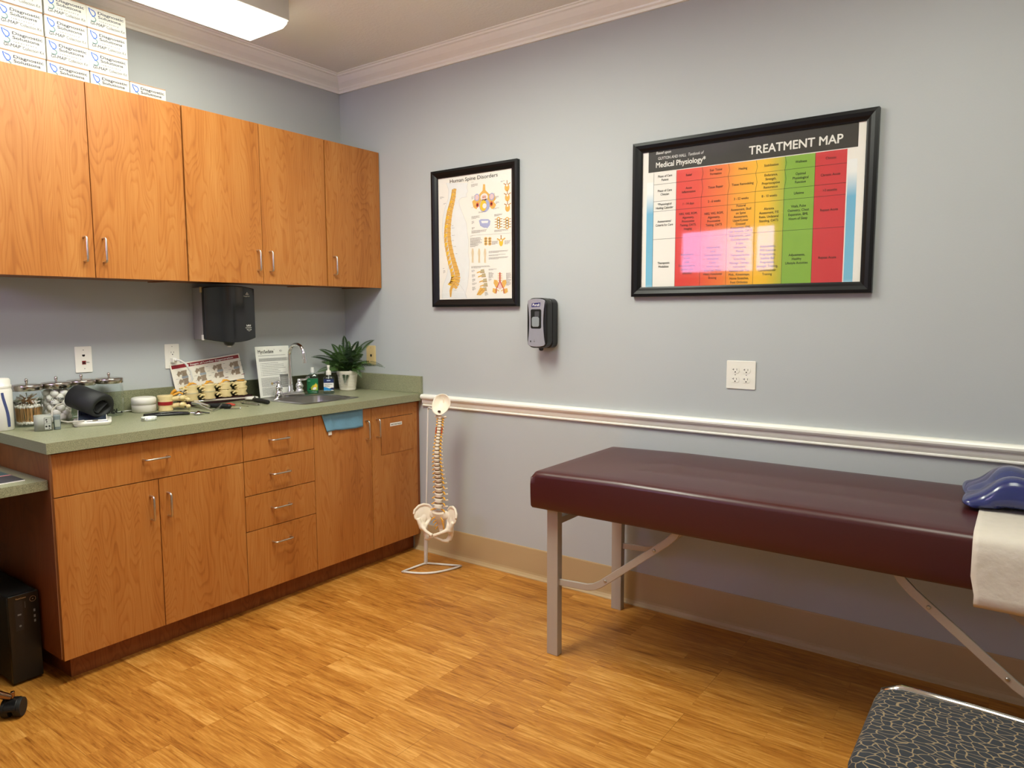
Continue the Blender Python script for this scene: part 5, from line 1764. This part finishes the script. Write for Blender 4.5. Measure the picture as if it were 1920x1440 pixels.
m.add(vs, fs, cloth, True); m.build('cloth', t, solid=.002)
m = MB(T); m.box((-.662, .763, .003), (-.641, .783, .0042), hdr); m.build('care_label', t)
# ---------------------------------------------------------------- treatment table
vinyl = pbr('burgundy_vinyl', (64, 15, 18), .38, var=.06, scale=14, bump=.05, coat=.12, spec=.5)
alu = pbr('painted_steel_tube', (176, 166, 154), .42, .15, var=.02)
TX0, TX1, TY0, TY1, TB, TT = 1.864, 3.70, -.712, -.052, .607, .752
t = thing('treatment_table', 'long padded treatment table in burgundy vinyl with grey metal folding legs', 'table', ((TX0 + TX1) / 2, (TY0 + TY1) / 2, 0))
m = MB()
nx, ny, r = 40, 16, .022
def prof(f, L_):
    """0..1 across with rounded shoulders -> (position, drop)"""
    return f
us = [0, .15, .4, .7, 1]
def axis_pts(a, b, n):
    e = [a + r * (1 - math.cos(PI / 2 * s)) for s in us] 
    d = [r * (1 - math.sin(PI / 2 * s)) for s in us]
    mid = [a + r + (b - a - 2 * r) * i / n for i in range(1, n)]
    e2 = [b - r * (1 - math.cos(PI / 2 * s)) for s in us[::-1]]
    return e + mid + e2, d + [0] * (n - 1) + d[::-1]
xs, dxs = axis_pts(TX0, TX1, nx)
ys, dys = axis_pts(TY0, TY1, ny)
vs = []
for i, x in enumerate(xs):
    for j, y in enumerate(ys):
        fx_ = (x - TX0) / (TX1 - TX0); fy_ = (y - TY0) / (TY1 - TY0)
        crown_ = .016 * min(1, fx_ * 5) * min(1, (1 - fx_) * 5) * (1 - abs(2 * fy_ - 1) ** 3 * .45)
        drop = r - math.sqrt(max(0, (r - dxs[i]) ** 2 + (r - dys[j]) ** 2 - r * r)) if dxs[i] > 0 and dys[j] > 0 else max(dxs[i], dys[j])
        vs.append((x, y, TT + crown_ - min(r, max(drop, dxs[i], dys[j]))))
X, Y = len(xs), len(ys)
fs = [(i * Y + j, (i + 1) * Y + j, (i + 1) * Y + j + 1, i * Y + j + 1) for i in range(X - 1) for j in range(Y - 1)]
# skirt
per = [(i, 0) for i in range(X)] + [(X - 1, j) for j in range(1, Y)] + [(i, Y - 1) for i in range(X - 2, -1, -1)] + [(0, j) for j in range(Y - 2, 0, -1)]
prev = [i * Y + j for i, j in per]
for z, out in ((.70, .0015), (.65, .001), (.617, 0), (.609, -.004), (.607, -.02)):
    base_i = len(vs)
    for i, j in per:
        x, y, _ = vs[i * Y + j]
        cx_, cy_ = (TX0 + TX1) / 2, (TY0 + TY1) / 2
        ox = out * (1 if x > TX1 - .03 else -1 if x < TX0 + .03 else 0)
        oy = out * (1 if y > TY1 - .03 else -1 if y < TY0 + .03 else 0)
        vs.append((x + ox, y + oy, z))
    n = len(per)
    fs += [(prev[k], base_i + k, base_i + (k + 1) % n, prev[(k + 1) % n]) for k in range(n)]
    prev = list(range(base_i, base_i + n))
fs.append(tuple(prev))
m.add(vs, fs, vinyl, True)
m.build('padded_top', t)
m = MB(); m.box((TX0 + .06, TY0 + .065, .594), (TX1 - .06, TY1 - .05, .609), pbr('dark_board', (40, 30, 26), .7)); m.build('underframe', t)
def leg(x0, x1, y0, y1):
    m = MB(); m.box((x0, y0, .0), (x1, y1, .6), alu); return m.build('leg', t, bevel=.002)
leg(1.899, 1.949, -.650, -.616); leg(1.899, 1.949, -.106, -.072)
XM = TX0 + TX1
leg(XM - 1.949, XM - 1.899, -.650, -.616); leg(XM - 1.949, XM - 1.899, -.106, -.072)
def strap(y, mirror):
    """flat steel brace, bent at both ends, from leg to underside"""
    f = (lambda x: XM - x) if mirror else (lambda x: x)
    c = [(1.946, .302), (2.075, .310), (2.105, .318), (2.135, .336), (2.395, .545), (2.425, .575), (2.440, .600)]
    wd = .0135
    pts_a, pts_b = [], []
    for i, (x, z) in enumerate(c):
        p, q = c[max(0, i - 1)], c[min(len(c) - 1, i + 1)]
        dx, dz = q[0] - p[0], q[1] - p[1]; l = math.hypot(dx, dz)
        pts_a.append((x - dz / l * wd, z + dx / l * wd)); pts_b.append((x + dz / l * wd, z - dx / l * wd))
    poly = [(f(x), z) for x, z in pts_a] + [(f(x), z) for x, z in pts_b[::-1]]
    m = MB(BW(0, y, 0)); m.prism(poly, 0, .011, alu)
    b = m.build('brace', t, bevel=.003)
    for x, z in ((2.155, .352), (2.352, .510)):
        m = MB(BW(0, y, 0)); m.lathe([(.0062, .011), (.0058, .0135), (.003, .015), (.001, .0148)], steel, (f(x), z, 0), 14); m.build('rivet', b)
for mir in (False, True):
    strap(-.628, mir); strap(-.084, mir)
    f = (lambda x: XM - x) if mir else (lambda x: x)
    m = MB(); xx = f(1.924)
    m.box((xx - .012, -.616, .53), (xx + .012, -.106, .555), alu); m.build('crossbar', t)
# exam paper draped over the head end
pm = pbr('crepe_paper', (214, 205, 194), .55, var=.06, scale=34, bump=1.0)
t = thing('paper_sheet', 'strip of white exam paper draped over the right end of the table', 'paper sheet', (3.5, -.4, .77))
m = MB(); random.seed(4)
path = [(-.700, .560), (-.7215, .578), (-.7195, .60), (-.7185, .65), (-.7175, .70), (-.7160, .738), (-.7060, .7565), (-.690, .7655), (-.60, .7700), (-.45, .7715), (-.30, .7715), (-.15, .7695), (-.095, .7665)]
nx = 24; vs = []
for i in range(nx + 1):
    x = 3.312 + .372 * i / nx
    for j, (y, z) in enumerate(path):
        k = .0018 * math.sin(x * 90 + j * 1.3) * (1 if 0 < j < 6 else .2)
        vs.append((x + (.010 if j < 3 else 0) * (1 - i / nx), y - abs(k), z + (0 if j < 6 else .0012)))
m_ = len(path)
fs = [(i * m_ + j, (i + 1) * m_ + j, (i + 1) * m_ + j + 1, i * m_ + j + 1) for i in range(nx) for j in range(m_ - 1)]
m.add(vs, fs, pm, True)
pso = m.build('sheet', t, solid=.0008)
# blue contoured headrest cushion
blue_v = pbr('navy_vinyl', (40, 48, 104), .22, var=.04, scale=10, coat=.35)
t = thing('headrest_cushion', 'glossy navy blue contoured face cushion lying on the table paper', 'cushion', (3.4, -.33, .774))
m = MB()
cxs = [(3.252, .004), (3.250, .014), (3.258, .026), (3.275, .034), (3.300, .048), (3.322, .070), (3.342, .090), (3.362, .101), (3.382, .104), (3.405, .101), (3.430, .092), (3.470, .075), (3.52, .06), (3.57, .052), (3.60, .04), (3.61, .02), (3.608, .004)]
ly = [(-.468, 0), (-.470, .45), (-.462, .82), (-.445, .97), (-.415, 1.0), (-.375, .93), (-.340, .78), (-.322, .70), (-.300, .78), (-.268, .90), (-.225, .95), (-.175, .92), (-.150, .78), (-.142, .45), (-.144, 0)]
vs = []
for (x, h) in cxs:
    for (y, k) in ly:
        vs.append((x + .016 + (.045 * (1 - k) ** 1.2 if x < 3.31 else 0) - .022 * (y + .468) / .32 * (0 if x > 3.5 else 1), y - .02 * (x - 3.25), .7755 + max(0.0, h * (k if h > .03 else min(1, k * 1.2)))))
a, b = len(cxs), len(ly)
fs = [(i * b + j, (i + 1) * b + j, (i + 1) * b + j + 1, i * b + j + 1) for i in range(a - 1) for j in range(b - 1)]
fs.append(tuple([i * b for i in range(a)] + [(a - 1) * b + j for j in range(1, b)] + [i * b + b - 1 for i in range(a - 2, -1, -1)] + [j for j in range(b - 2, 0, -1)]))
m.add(vs, fs, blue_v, True); m.build('cushion', t, subsurf=2)

# ---------------------------------------------------------------- guest chair, cut by the lower right corner
t = thing('guest_chair', 'chrome framed chair with a dark swirl-patterned fabric seat', 'chair', (3.4, -1.24, 0))
fab = seat_fabric()
m = MB()
sx0, sx1, sy0, sy1 = 3.150, 3.640, -1.475, -1.058
O = rrect(sx0, sy0, sx1, sy1, .055, 8)
def ins(P, k):
    cx_, cy_ = (sx0 + sx1) / 2, (sy0 + sy1) / 2
    return [((x - cx_) * (1 - 2 * k / (sx1 - sx0)) + cx_, (y - cy_) * (1 - 2 * k / (sy1 - sy0)) + cy_) for x, y in P]
lay = [(.012, .395), (.002, .402), (0, .415), (.0, .430), (.006, .443), (.016, .450), (.035, .454), (.10, .457)]
vs = []; n = len(O)
for k, z in lay: vs += [(x, y, z) for x, y in ins(O, k)]
fs = [(j * n + i, j * n + (i + 1) % n, (j + 1) * n + (i + 1) % n, (j + 1) * n + i) for j in range(len(lay) - 1) for i in range(n)] + [tuple(range(n))[::-1], tuple(range((len(lay) - 1) * n, len(lay) * n))]
m.add(vs, fs, fab, True); m.build('seat', t)
m = MB(); lay2 = [(0, 0), (.006, -.012), (.012, .0)]
T = frame((3.650, sy0 + .01, .62), (0, 1, 0), (.22, 0, .975))
m.prism(rrect(0, 0, .397, .30, .05, 6), 0, -.045, fab, True); m.build('backrest', t, bevel=.012, seg=3)
chrome2 = pbr('polished_chrome_tube', (216, 214, 210), .12, 1.0)
for name_y in ((sy1 + .016), (sy0 - .004)):
    lowt = name_y < -1.3
    yy = name_y
    zt2 = .436 if not lowt else .405
    pts = [(3.16, yy, .012), (3.158, yy, .20), (3.155, yy, zt2 - .06), (3.163, yy, zt2 - .018), (3.200, yy, zt2), (3.35, yy, zt2 - .002), (3.60, yy, zt2 - .012), (3.650, yy, zt2 + .02), (3.690, yy, .60), (3.74, yy, .90)]
    m = MB(); m.tube(pts, .0125, chrome2, 14); m.build('side_frame', t)
    m = MB(); m.tube([(3.52, yy, zt2 - .02), (3.60, yy, .20), (3.665, yy, .012)], .011, chrome2, 12); m.build('rear_leg', t)
    for x in (3.16, 3.665):
        m = MB(); m.lathe([(.016, 0), (.017, .018), (.012, .024)], black_matte, (x, yy, 0), 16); m.build('foot_cap', t)
m = MB(); m.cyl((3.19, sy0 - .004, .378), (3.19, sy1 + .016, .392), .009, chrome2); m.build('front_rail', t)
m = MB(); m.cyl((3.58, sy0 - .004, .378), (3.58, sy1 + .016, .392), .009, chrome2); m.build('back_rail', t)

# ---------------------------------------------------------------- spine model on its stand
bone = pbr('ivory_bone', (234, 222, 204), .45, var=.04, scale=90, bump=.15)
nerve_y = pbr('nerve_orange', (236, 172, 52), .45, var=.15)
disc_m = pbr('pale_disc', (150, 128, 104), .5)
artery = pbr('artery_red', (190, 70, 40), .4)
stand_w = pbr('white_enamel', (228, 224, 218), .3)
SF = Vector((.27, -.963, 0)).normalized(); SR = Vector((-SF.y, SF.x, 0))     # model's front, viewer's right
t = thing('spine_stand', 'white tubular floor stand with a three-sided base holding the spine model', 'stand', (.800, -.170, 0))
m = MB()
P0_ = Vector((.800, -.172, .007)); A_ = Vector((.786, -.340, .007)); B_ = Vector((.988, -.094, .007))
arcp = [A_ + Vector((.004, -.004, 0))]
for i in range(1, 12):
    f = i / 12
    c_ = A_ * (1 - f) + B_ * f
    arcp.append(c_ + Vector((.62, -.78, 0)) * .062 * math.sin(PI * f))
m.tube([P0_, P0_ * .5 + A_ * .5] + arcp + [B_, P0_ * .5 + B_ * .5], .0058, stand_w, 8, closed=True)
m.build('base', t)
m = MB(); m.tube([(.800, -.172, .003), (.805, -.172, .22)], .0105, stand_w, 14); m.build('lower_tube', t)
pole_top = Vector((.833, -.172, .862))
sc = Vector((.962, -.250, 0))
m = MB(); m.tube([(.805, -.172, .21), (.8325, -.172, .852), tuple(pole_top), (.845, -.178, .866), (.915, -.215, .866)], .0042, stand_w, 10); m.build('hanger_rod', t)

t = thing('spine_model', 'life-size ivory spine model with pelvis and skull base hanging on the stand', 'anatomical model', (.962, -.250, .15))
def TF_(c, up_=(0, 0, 1)):
    n_ = Vector(up_).normalized(); u_ = SR - n_ * SR.dot(n_); u_.normalize(); v_ = n_.cross(u_)
    return Matrix(((u_.x, v_.x, n_.x, c[0]), (u_.y, v_.y, n_.y, c[1]), (u_.z, v_.z, n_.z, c[2]), (0, 0, 0, 1)))
# u = viewer's right, v = to the back, n = up
def spine_c(f):
    """f 0 = L5 .. 1 = C1"""
    z = .348 + (.835 - .348) * f
    lean = .020 * f
    s_curve = .016 * math.sin(2 * PI * f * 1.15 + .4)
    return Vector((sc.x + lean - .004, sc.y, z)) - SF * (s_curve)
hts = [.031, .030, .029, .028, .028] + [.0235 - .0006 * i for i in range(12)] + [.0150] * 5 + [.013, .012]
tot = sum(hts); acc = 0
for i, h in enumerate(hts):
    f0 = (acc + h * .5) / tot; acc += h
    c0 = spine_c(f0); c1 = spine_c(min(1, f0 + .02))
    hh = h / tot * .487
    T = TF_(c0, c1 - c0)
    lum, tho = i < 5, 5 <= i < 17
    r_ = .0235 - .001 * i if lum else (.0185 - .0006 * (i - 5)) if tho else .0115
    m = MB(T)
    b_ = hh * .34
    m.lathe([(r_ * .9, -b_), (r_ * 1.12, -b_ * .8), (r_ * .80, 0), (r_ * 1.12, b_ * .8), (r_ * .9, b_)], bone, (0, 0, 0), 16, sy=.78)
    # transverse and spinous processes
    tw = r_ * (1.95 if lum else 1.75 if tho else 1.75)
    for s_ in (-1, 1):
        m.tube([(s_ * r_ * .6, r_ * .7, 0), (s_ * tw * .8, r_ * .95, b_ * .2), (s_ * tw, r_ * 1.1, b_ * .35)], [.0052, .0042, .0046 if not lum else .0036], bone, 7)
    m.tube([(0, r_ * .8, 0), (0, r_ * 1.5, -b_ * .5), (0, r_ * 2.3, -b_ * (1.4 if tho else .6))], [.006, .005, .005], bone, 7, flat=.7)
    vb = m.build('vertebra', t)
    m = MB(T); m.lathe([(r_ * .84, b_), (r_ * .86, b_ + hh * .16), (r_ * .84, b_ + hh * .32)], disc_m, (0, 0, 0), 14, sy=.78); m.build('disc', vb)
    m = MB(T)
    for s_ in (-1, 1):
        m.tube([(s_ * r_ * .6, r_ * .5, -hh * .5), (s_ * r_ * 1.25, r_ * .45, -hh * .55), (s_ * r_ * 1.75, r_ * .0, -hh * .8)], [.0034, .0044, .0028], nerve_y, 7)
    m.build('nerve_root', vb)
    if 18 <= i <= 19:
        m = MB(T)
        for s_ in (-1, 1): m.tube([(s_ * r_ * 1.35, 0, -hh * .5), (s_ * r_ * 1.5, 0, 0), (s_ * r_ * 1.35, 0, hh * .6)], .0028, artery, 7)
        m.build('artery', vb)
# occiput: concave plate with foramen
top = spine_c(1.0)
T = TF_(top + Vector((0, 0, .004)))
m = MB(T)
n, k = 28, 9; vs = []
def occ(a, s_, th):
    ca, sa = math.cos(a), math.sin(a)
    ru = .051 * s_ * (1 + .05 * math.cos(3 * a + .3)) * (1 + .012 * math.sin(17 * a) * s_); rv = .060 * s_ * (1 - .08 * sa)
    u, w_ = ru * ca, rv * sa
    dish = .030 * (1 - s_ * s_)
    # plate tilted: top leans back, bottom comes forward
    z = .062 + w_ * .88
    v = .010 + w_ * .42 + dish + th
    return (u, v, z)
for th in (0, .004):
    for j in range(k + 1):
        for i in range(n):
            vs.append(occ(2 * PI * i / n, .02 + .98 * j / k, th))
fs = []
for L in (0, 1):
    o_ = L * (k + 1) * n
    for j in range(k):
        for i in range(n):
            q = (i + 1) % n
            f_ = (o_ + j * n + i, o_ + j * n + q, o_ + (j + 1) * n + q, o_ + (j + 1) * n + i)
            fs.append(f_ if L == 0 else f_[::-1])
o_ = (k + 1) * n
for i in range(n):
    q = (i + 1) % n
    fs.append((k * n + i, k * n + q, o_ + k * n + q, o_ + k * n + i))
fs.append(tuple(range(n))); fs.append(tuple(range(o_, o_ + n))[::-1])
m.add(vs, fs, bone, True)
m.build('skull_base', t)
m = MB(T)
m.stroke  # ridges of the inner plate
m.tube([(0, .030, .030), (0, .042, .060), (0, .040, .088)], [.0022, .003, .0015], bone, 6)
m.tube([(-.036, .032, .062), (0, .044, .062), (.036, .032, .062)], [.001, .0022, .001], bone, 6)
m.build('skull_ridge', t)
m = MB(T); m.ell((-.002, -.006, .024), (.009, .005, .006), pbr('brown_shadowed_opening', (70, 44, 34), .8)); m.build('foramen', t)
m = MB(T)
m.tube([(-.026, .004, .010), (-.010, -.004, .004), (.006, -.003, .006)], [.004, .004, .003], pbr('pink_cord', (196, 130, 112), .4), 8); m.build('ligament', t)
m = MB(T)
for s_ in (-1, 1): m.ell((s_ * .024, .006, -.004), (.010, .009, .007), bone)
m.ell((0, .0, -.004), (.020, .010, .007), bone); m.build('atlas', t, remesh=.002)
# sacrum
bc = spine_c(0) - Vector((0, 0, .012))
T = TF_(bc)
m = MB(T)
m.tube([(0, .004, -.004), (0, .018, -.035), (0, .040, -.075), (0, .046, -.105), (0, .036, -.128)], [.034, .034, .026, .017, .008], bone, 14, flat=.45, upv=(0, 1, 0))
for s_ in (-1, 1): m.ell((s_ * .036, .018, -.020), (.022, .014, .024), bone)
m.build('sacrum', t, remesh=.003)
m = MB(T)
for j in range(4):
    for s_ in (-1, 1):
        z = -.030 - j * .019; v = .006 + j * .010
        m.tube([(s_ * .016, v - .004, z), (s_ * (.027 - .002 * j), v - .010, z - .008), (s_ * (.034 - .003 * j), v - .010, z - .018)], [.0026, .0034, .0022], nerve_y, 7)
m.build('sacral_nerves', t)
# hip bones
def hip(s_):
    m = MB(T)
    # wing: fan of flattened ellipsoids
    def P3(u, v, z): return Vector((s_ * u, v, z))
    for (u, v, z, ru, rv, rz, tilt) in ((.082, .004, -.012, .030, .0065, .043, .55), (.066, .014, -.020, .026, .0075, .040, .5), (.098, -.010, -.012, .024, .006, .036, .62), (.110, -.024, -.022, .016, .0055, .026, .7), (.085, -.010, -.045, .022, .009, .028, .4), (.060, .020, -.045, .018, .010, .026, .4)):
        M_ = Matrix.Rotation(s_ * -tilt, 3, 'Z') @ Matrix.Rotation(-.28, 3, 'X') @ Matrix.Rotation(s_ * -.25, 3, 'Y')
        m.ell(P3(u, v, z), (ru, rv, rz), bone, 16, 10, M_)
    # crest rim
    m.tube([P3(.044, .030, .004), P3(.062, .022, .024), P3(.084, .008, .030), P3(.104, -.010, .024), P3(.120, -.028, .004), P3(.121, -.036, -.016)], [.006, .0065, .007, .007, .007, .006], bone, 10)
    # body, acetabulum, pubis, ischium
    m.ell(P3(.078, -.020, -.080), (.021, .022, .022), bone)
    m.tube([P3(.100, -.028, -.040), P3(.090, -.028, -.062), P3(.080, -.024, -.080)], [.011, .013, .016], bone, 10)
    m.tube([P3(.072, -.032, -.082), P3(.045, -.050, -.094), P3(.018, -.058, -.104), P3(.004, -.058, -.110)], [.012, .0085, .0085, .010], bone, 10)
    m.tube([P3(.078, -.006, -.090), P3(.074, .002, -.118), P3(.064, -.004, -.142)], [.016, .013, .015], bone, 10)
    m.tube([P3(.064, -.008, -.146), P3(.042, -.030, -.142), P3(.020, -.048, -.126), P3(.006, -.056, -.116)], [.012, .0075, .007, .009], bone, 10)
    # brim line to the sacrum
    m.tube([P3(.046, .030, -.030), P3(.056, .010, -.058), P3(.062, -.016, -.078), P3(.058, -.036, -.088)], [.010, .009, .009, .009], bone, 10)
    return m.build('hip_bone', t, remesh=.0026)
hip(-1); hip(1)

# ---------------------------------------------------------------- desk run, computer, office chair (left edge)
t = thing('desk_top', 'lower green laminate desk top joining the end of the cabinets', 'desk', (.3, -2.6, .735))
m = MB(); m.box((.001, RY + .002, .735), (.575, -1.9005, .771), counter_m); m.build('top', t, bevel=.001, seg=1)
m = MB(); m.box((.001, RY + .002, .771), (.020, -1.9005, .866), counter_m); m.build('backsplash', t)
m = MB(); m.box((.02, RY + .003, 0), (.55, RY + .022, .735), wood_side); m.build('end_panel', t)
mag = pbr('magazine_cover', (58, 92, 100), .35, var=.4, scale=60)
t = thing('magazine', 'dark patterned magazine with a pink stripe lying on the desk', 'magazine', (.42, -2.03, .7715))
m = MB(); m.box((.30, -2.16, .7715), (.520, -1.952, .7755), paper); m.build('pages', t)
m = MB(); m.rect(.30, -2.16, .520, -1.952, .7758, pbr('dark_patterned_print', (64, 64, 70), .4, var=.9, scale=170)); m.rect(.30, -2.16, .385, -1.952, .7760, mag); m.rect(.385, -2.16, .398, -1.952, .7762, pbr('pink_stripe', (226, 140, 140), .4)); m.build('cover', t)
t = thing('computer_tower', 'black desktop computer tower on the floor under the desk', 'computer', (.28, -1.965, 0))
m = MB(); m.box((.04, -2.010, .012), (.438, -1.912, .338), black_matte); m.build('case', t, bevel=.003)
fpm = pbr('gloss_black_fascia', (12, 12, 13), .3)
m = MB(LW(.438, -1.961, 0)); m.prism(rrect(-.050, .010, .050, .340, .004), .0, .014, fpm); m.build('front_panel', t, bevel=.002)
m = MB(LW(.4525, -1.961, 0)); m.rect(-.030, .205, -.004, .318, .0004, pbr('charcoal_bay', (28, 28, 32), .35)); m.rect(-.022, .262, -.010, .268, .0008, ink_grey); m.disc(-.015, .222, .004, .0008, ink_grey); m.build('drive_bay', t)
m = MB(LW(.4525, -1.961, 0))
for k in range(16):
    m.stroke([(-.036, .030 + k * .0095), (.034, .050 + k * .0095)], .0022, .0004, pbr('vent_slot', (30, 26, 24), .6))
m.build('vent_grille', t)
m = MB(LW(.4525, -1.961, 0))
pts = [(.030 + .010 * math.cos(2 * PI * i / 20), .312 + .010 * math.sin(2 * PI * i / 20)) for i in range(21)]
m.stroke(pts, .0012, .0008, nickel); m.disc(.030, .312, .002, .0008, nickel); m.build('power_button', t)
m = MB(LW(.4525, -1.961, 0)); m.text('ThinkCentre', -.026, .323, .0075, .0008, nickel, 'l', width=.034, bold=.02)
m.build('logo_lettering', t)
m = MB(LW(.4525, -1.961, 0))
for v in (.262, .240, .222): m.rect(.030, v, .036, v + .010, .0006, ink_grey)
m.stroke([(.004, .31), (.004, .285)], .001, .0006, ink_grey); m.build('ports', t)

t = thing('office_chair', 'black swivel office chair on castors, only its front castor showing', 'office chair', (.617, -2.382, 0))
oc = Vector((.617, -2.382, 0)); bronze = pbr('bronzed_chrome', (150, 120, 96), .18, 1.0)
m = MB(); m.cyl((oc.x, oc.y, .10), (oc.x, oc.y, .42), .024, black_pl, 20); m.build('gas_column', t)
m = MB()
for k in range(5):
    a = math.radians(80 + 72 * k); d_ = Vector((math.cos(a), math.sin(a), 0))
    m.tube([oc + Vector((0, 0, .112)), oc + d_ * .14 + Vector((0, 0, .115)), oc + d_ * .25 + Vector((0, 0, .100)), oc + d_ * .292 + Vector((0, 0, .070))], [.022, .018, .014, .011], bronze, 12)
m.build('star_base', t)
for k in range(5):
    a = math.radians(80 + 72 * k); c_ = oc + Vector((math.cos(a), math.sin(a), 0)) * .300
    q = 1.9 + k * 1.1 if k else 2.4
    M_ = frame(c_ + Vector((0, 0, .0315)), (math.cos(q), math.sin(q), 0), (0, 0, 1)) @ Matrix.Scale(1.17, 4)
    m = MB(M_)
    for s_ in (-1, 1):
        m.prism([(.0265 * math.cos(x), .0265 * math.sin(x)) for x in [2 * PI * i / 24 for i in range(24)]], s_ * .006, s_ * .026, black_matte, True)
    m.prism([(.029 * math.cos(x), .029 * math.sin(x)) for x in [PI * i / 14 for i in range(15)]], -.016, .016, black_pl, True)
    m.cyl((0, .025, 0), (0, .048, 0), .006, bronze, 10)
    m.build('castor', t, bevel=.002)
sm = pbr('black_office_fabric', (28, 28, 30), .9, bump=.4, scale=300)
m = MB(); m.prism([(x, y) for x, y in rrect(.38, -2.62, .84, -2.17, .08, 6)], .43, .50, sm, True); m.build('seat', t, bevel=.02, seg=3)
m = MB(frame((.83, -2.61, .58), (0, 1, 0), (.12, 0, 1))); m.prism(rrect(0, 0, .43, .48, .08, 6), 0, .05, sm, True); m.build('backrest', t, bevel=.018, seg=3)
m = MB(); m.tube([(.70, -2.385, .43), (.87, -2.385, .43), (.905, -2.385, .52), (.905, -2.385, .70)], .018, black_pl, 10); m.build('back_support', t)
for b_ in bpy.data.objects:
    if b_.type == 'MESH' and b_.name.startswith('castor'):
        pass
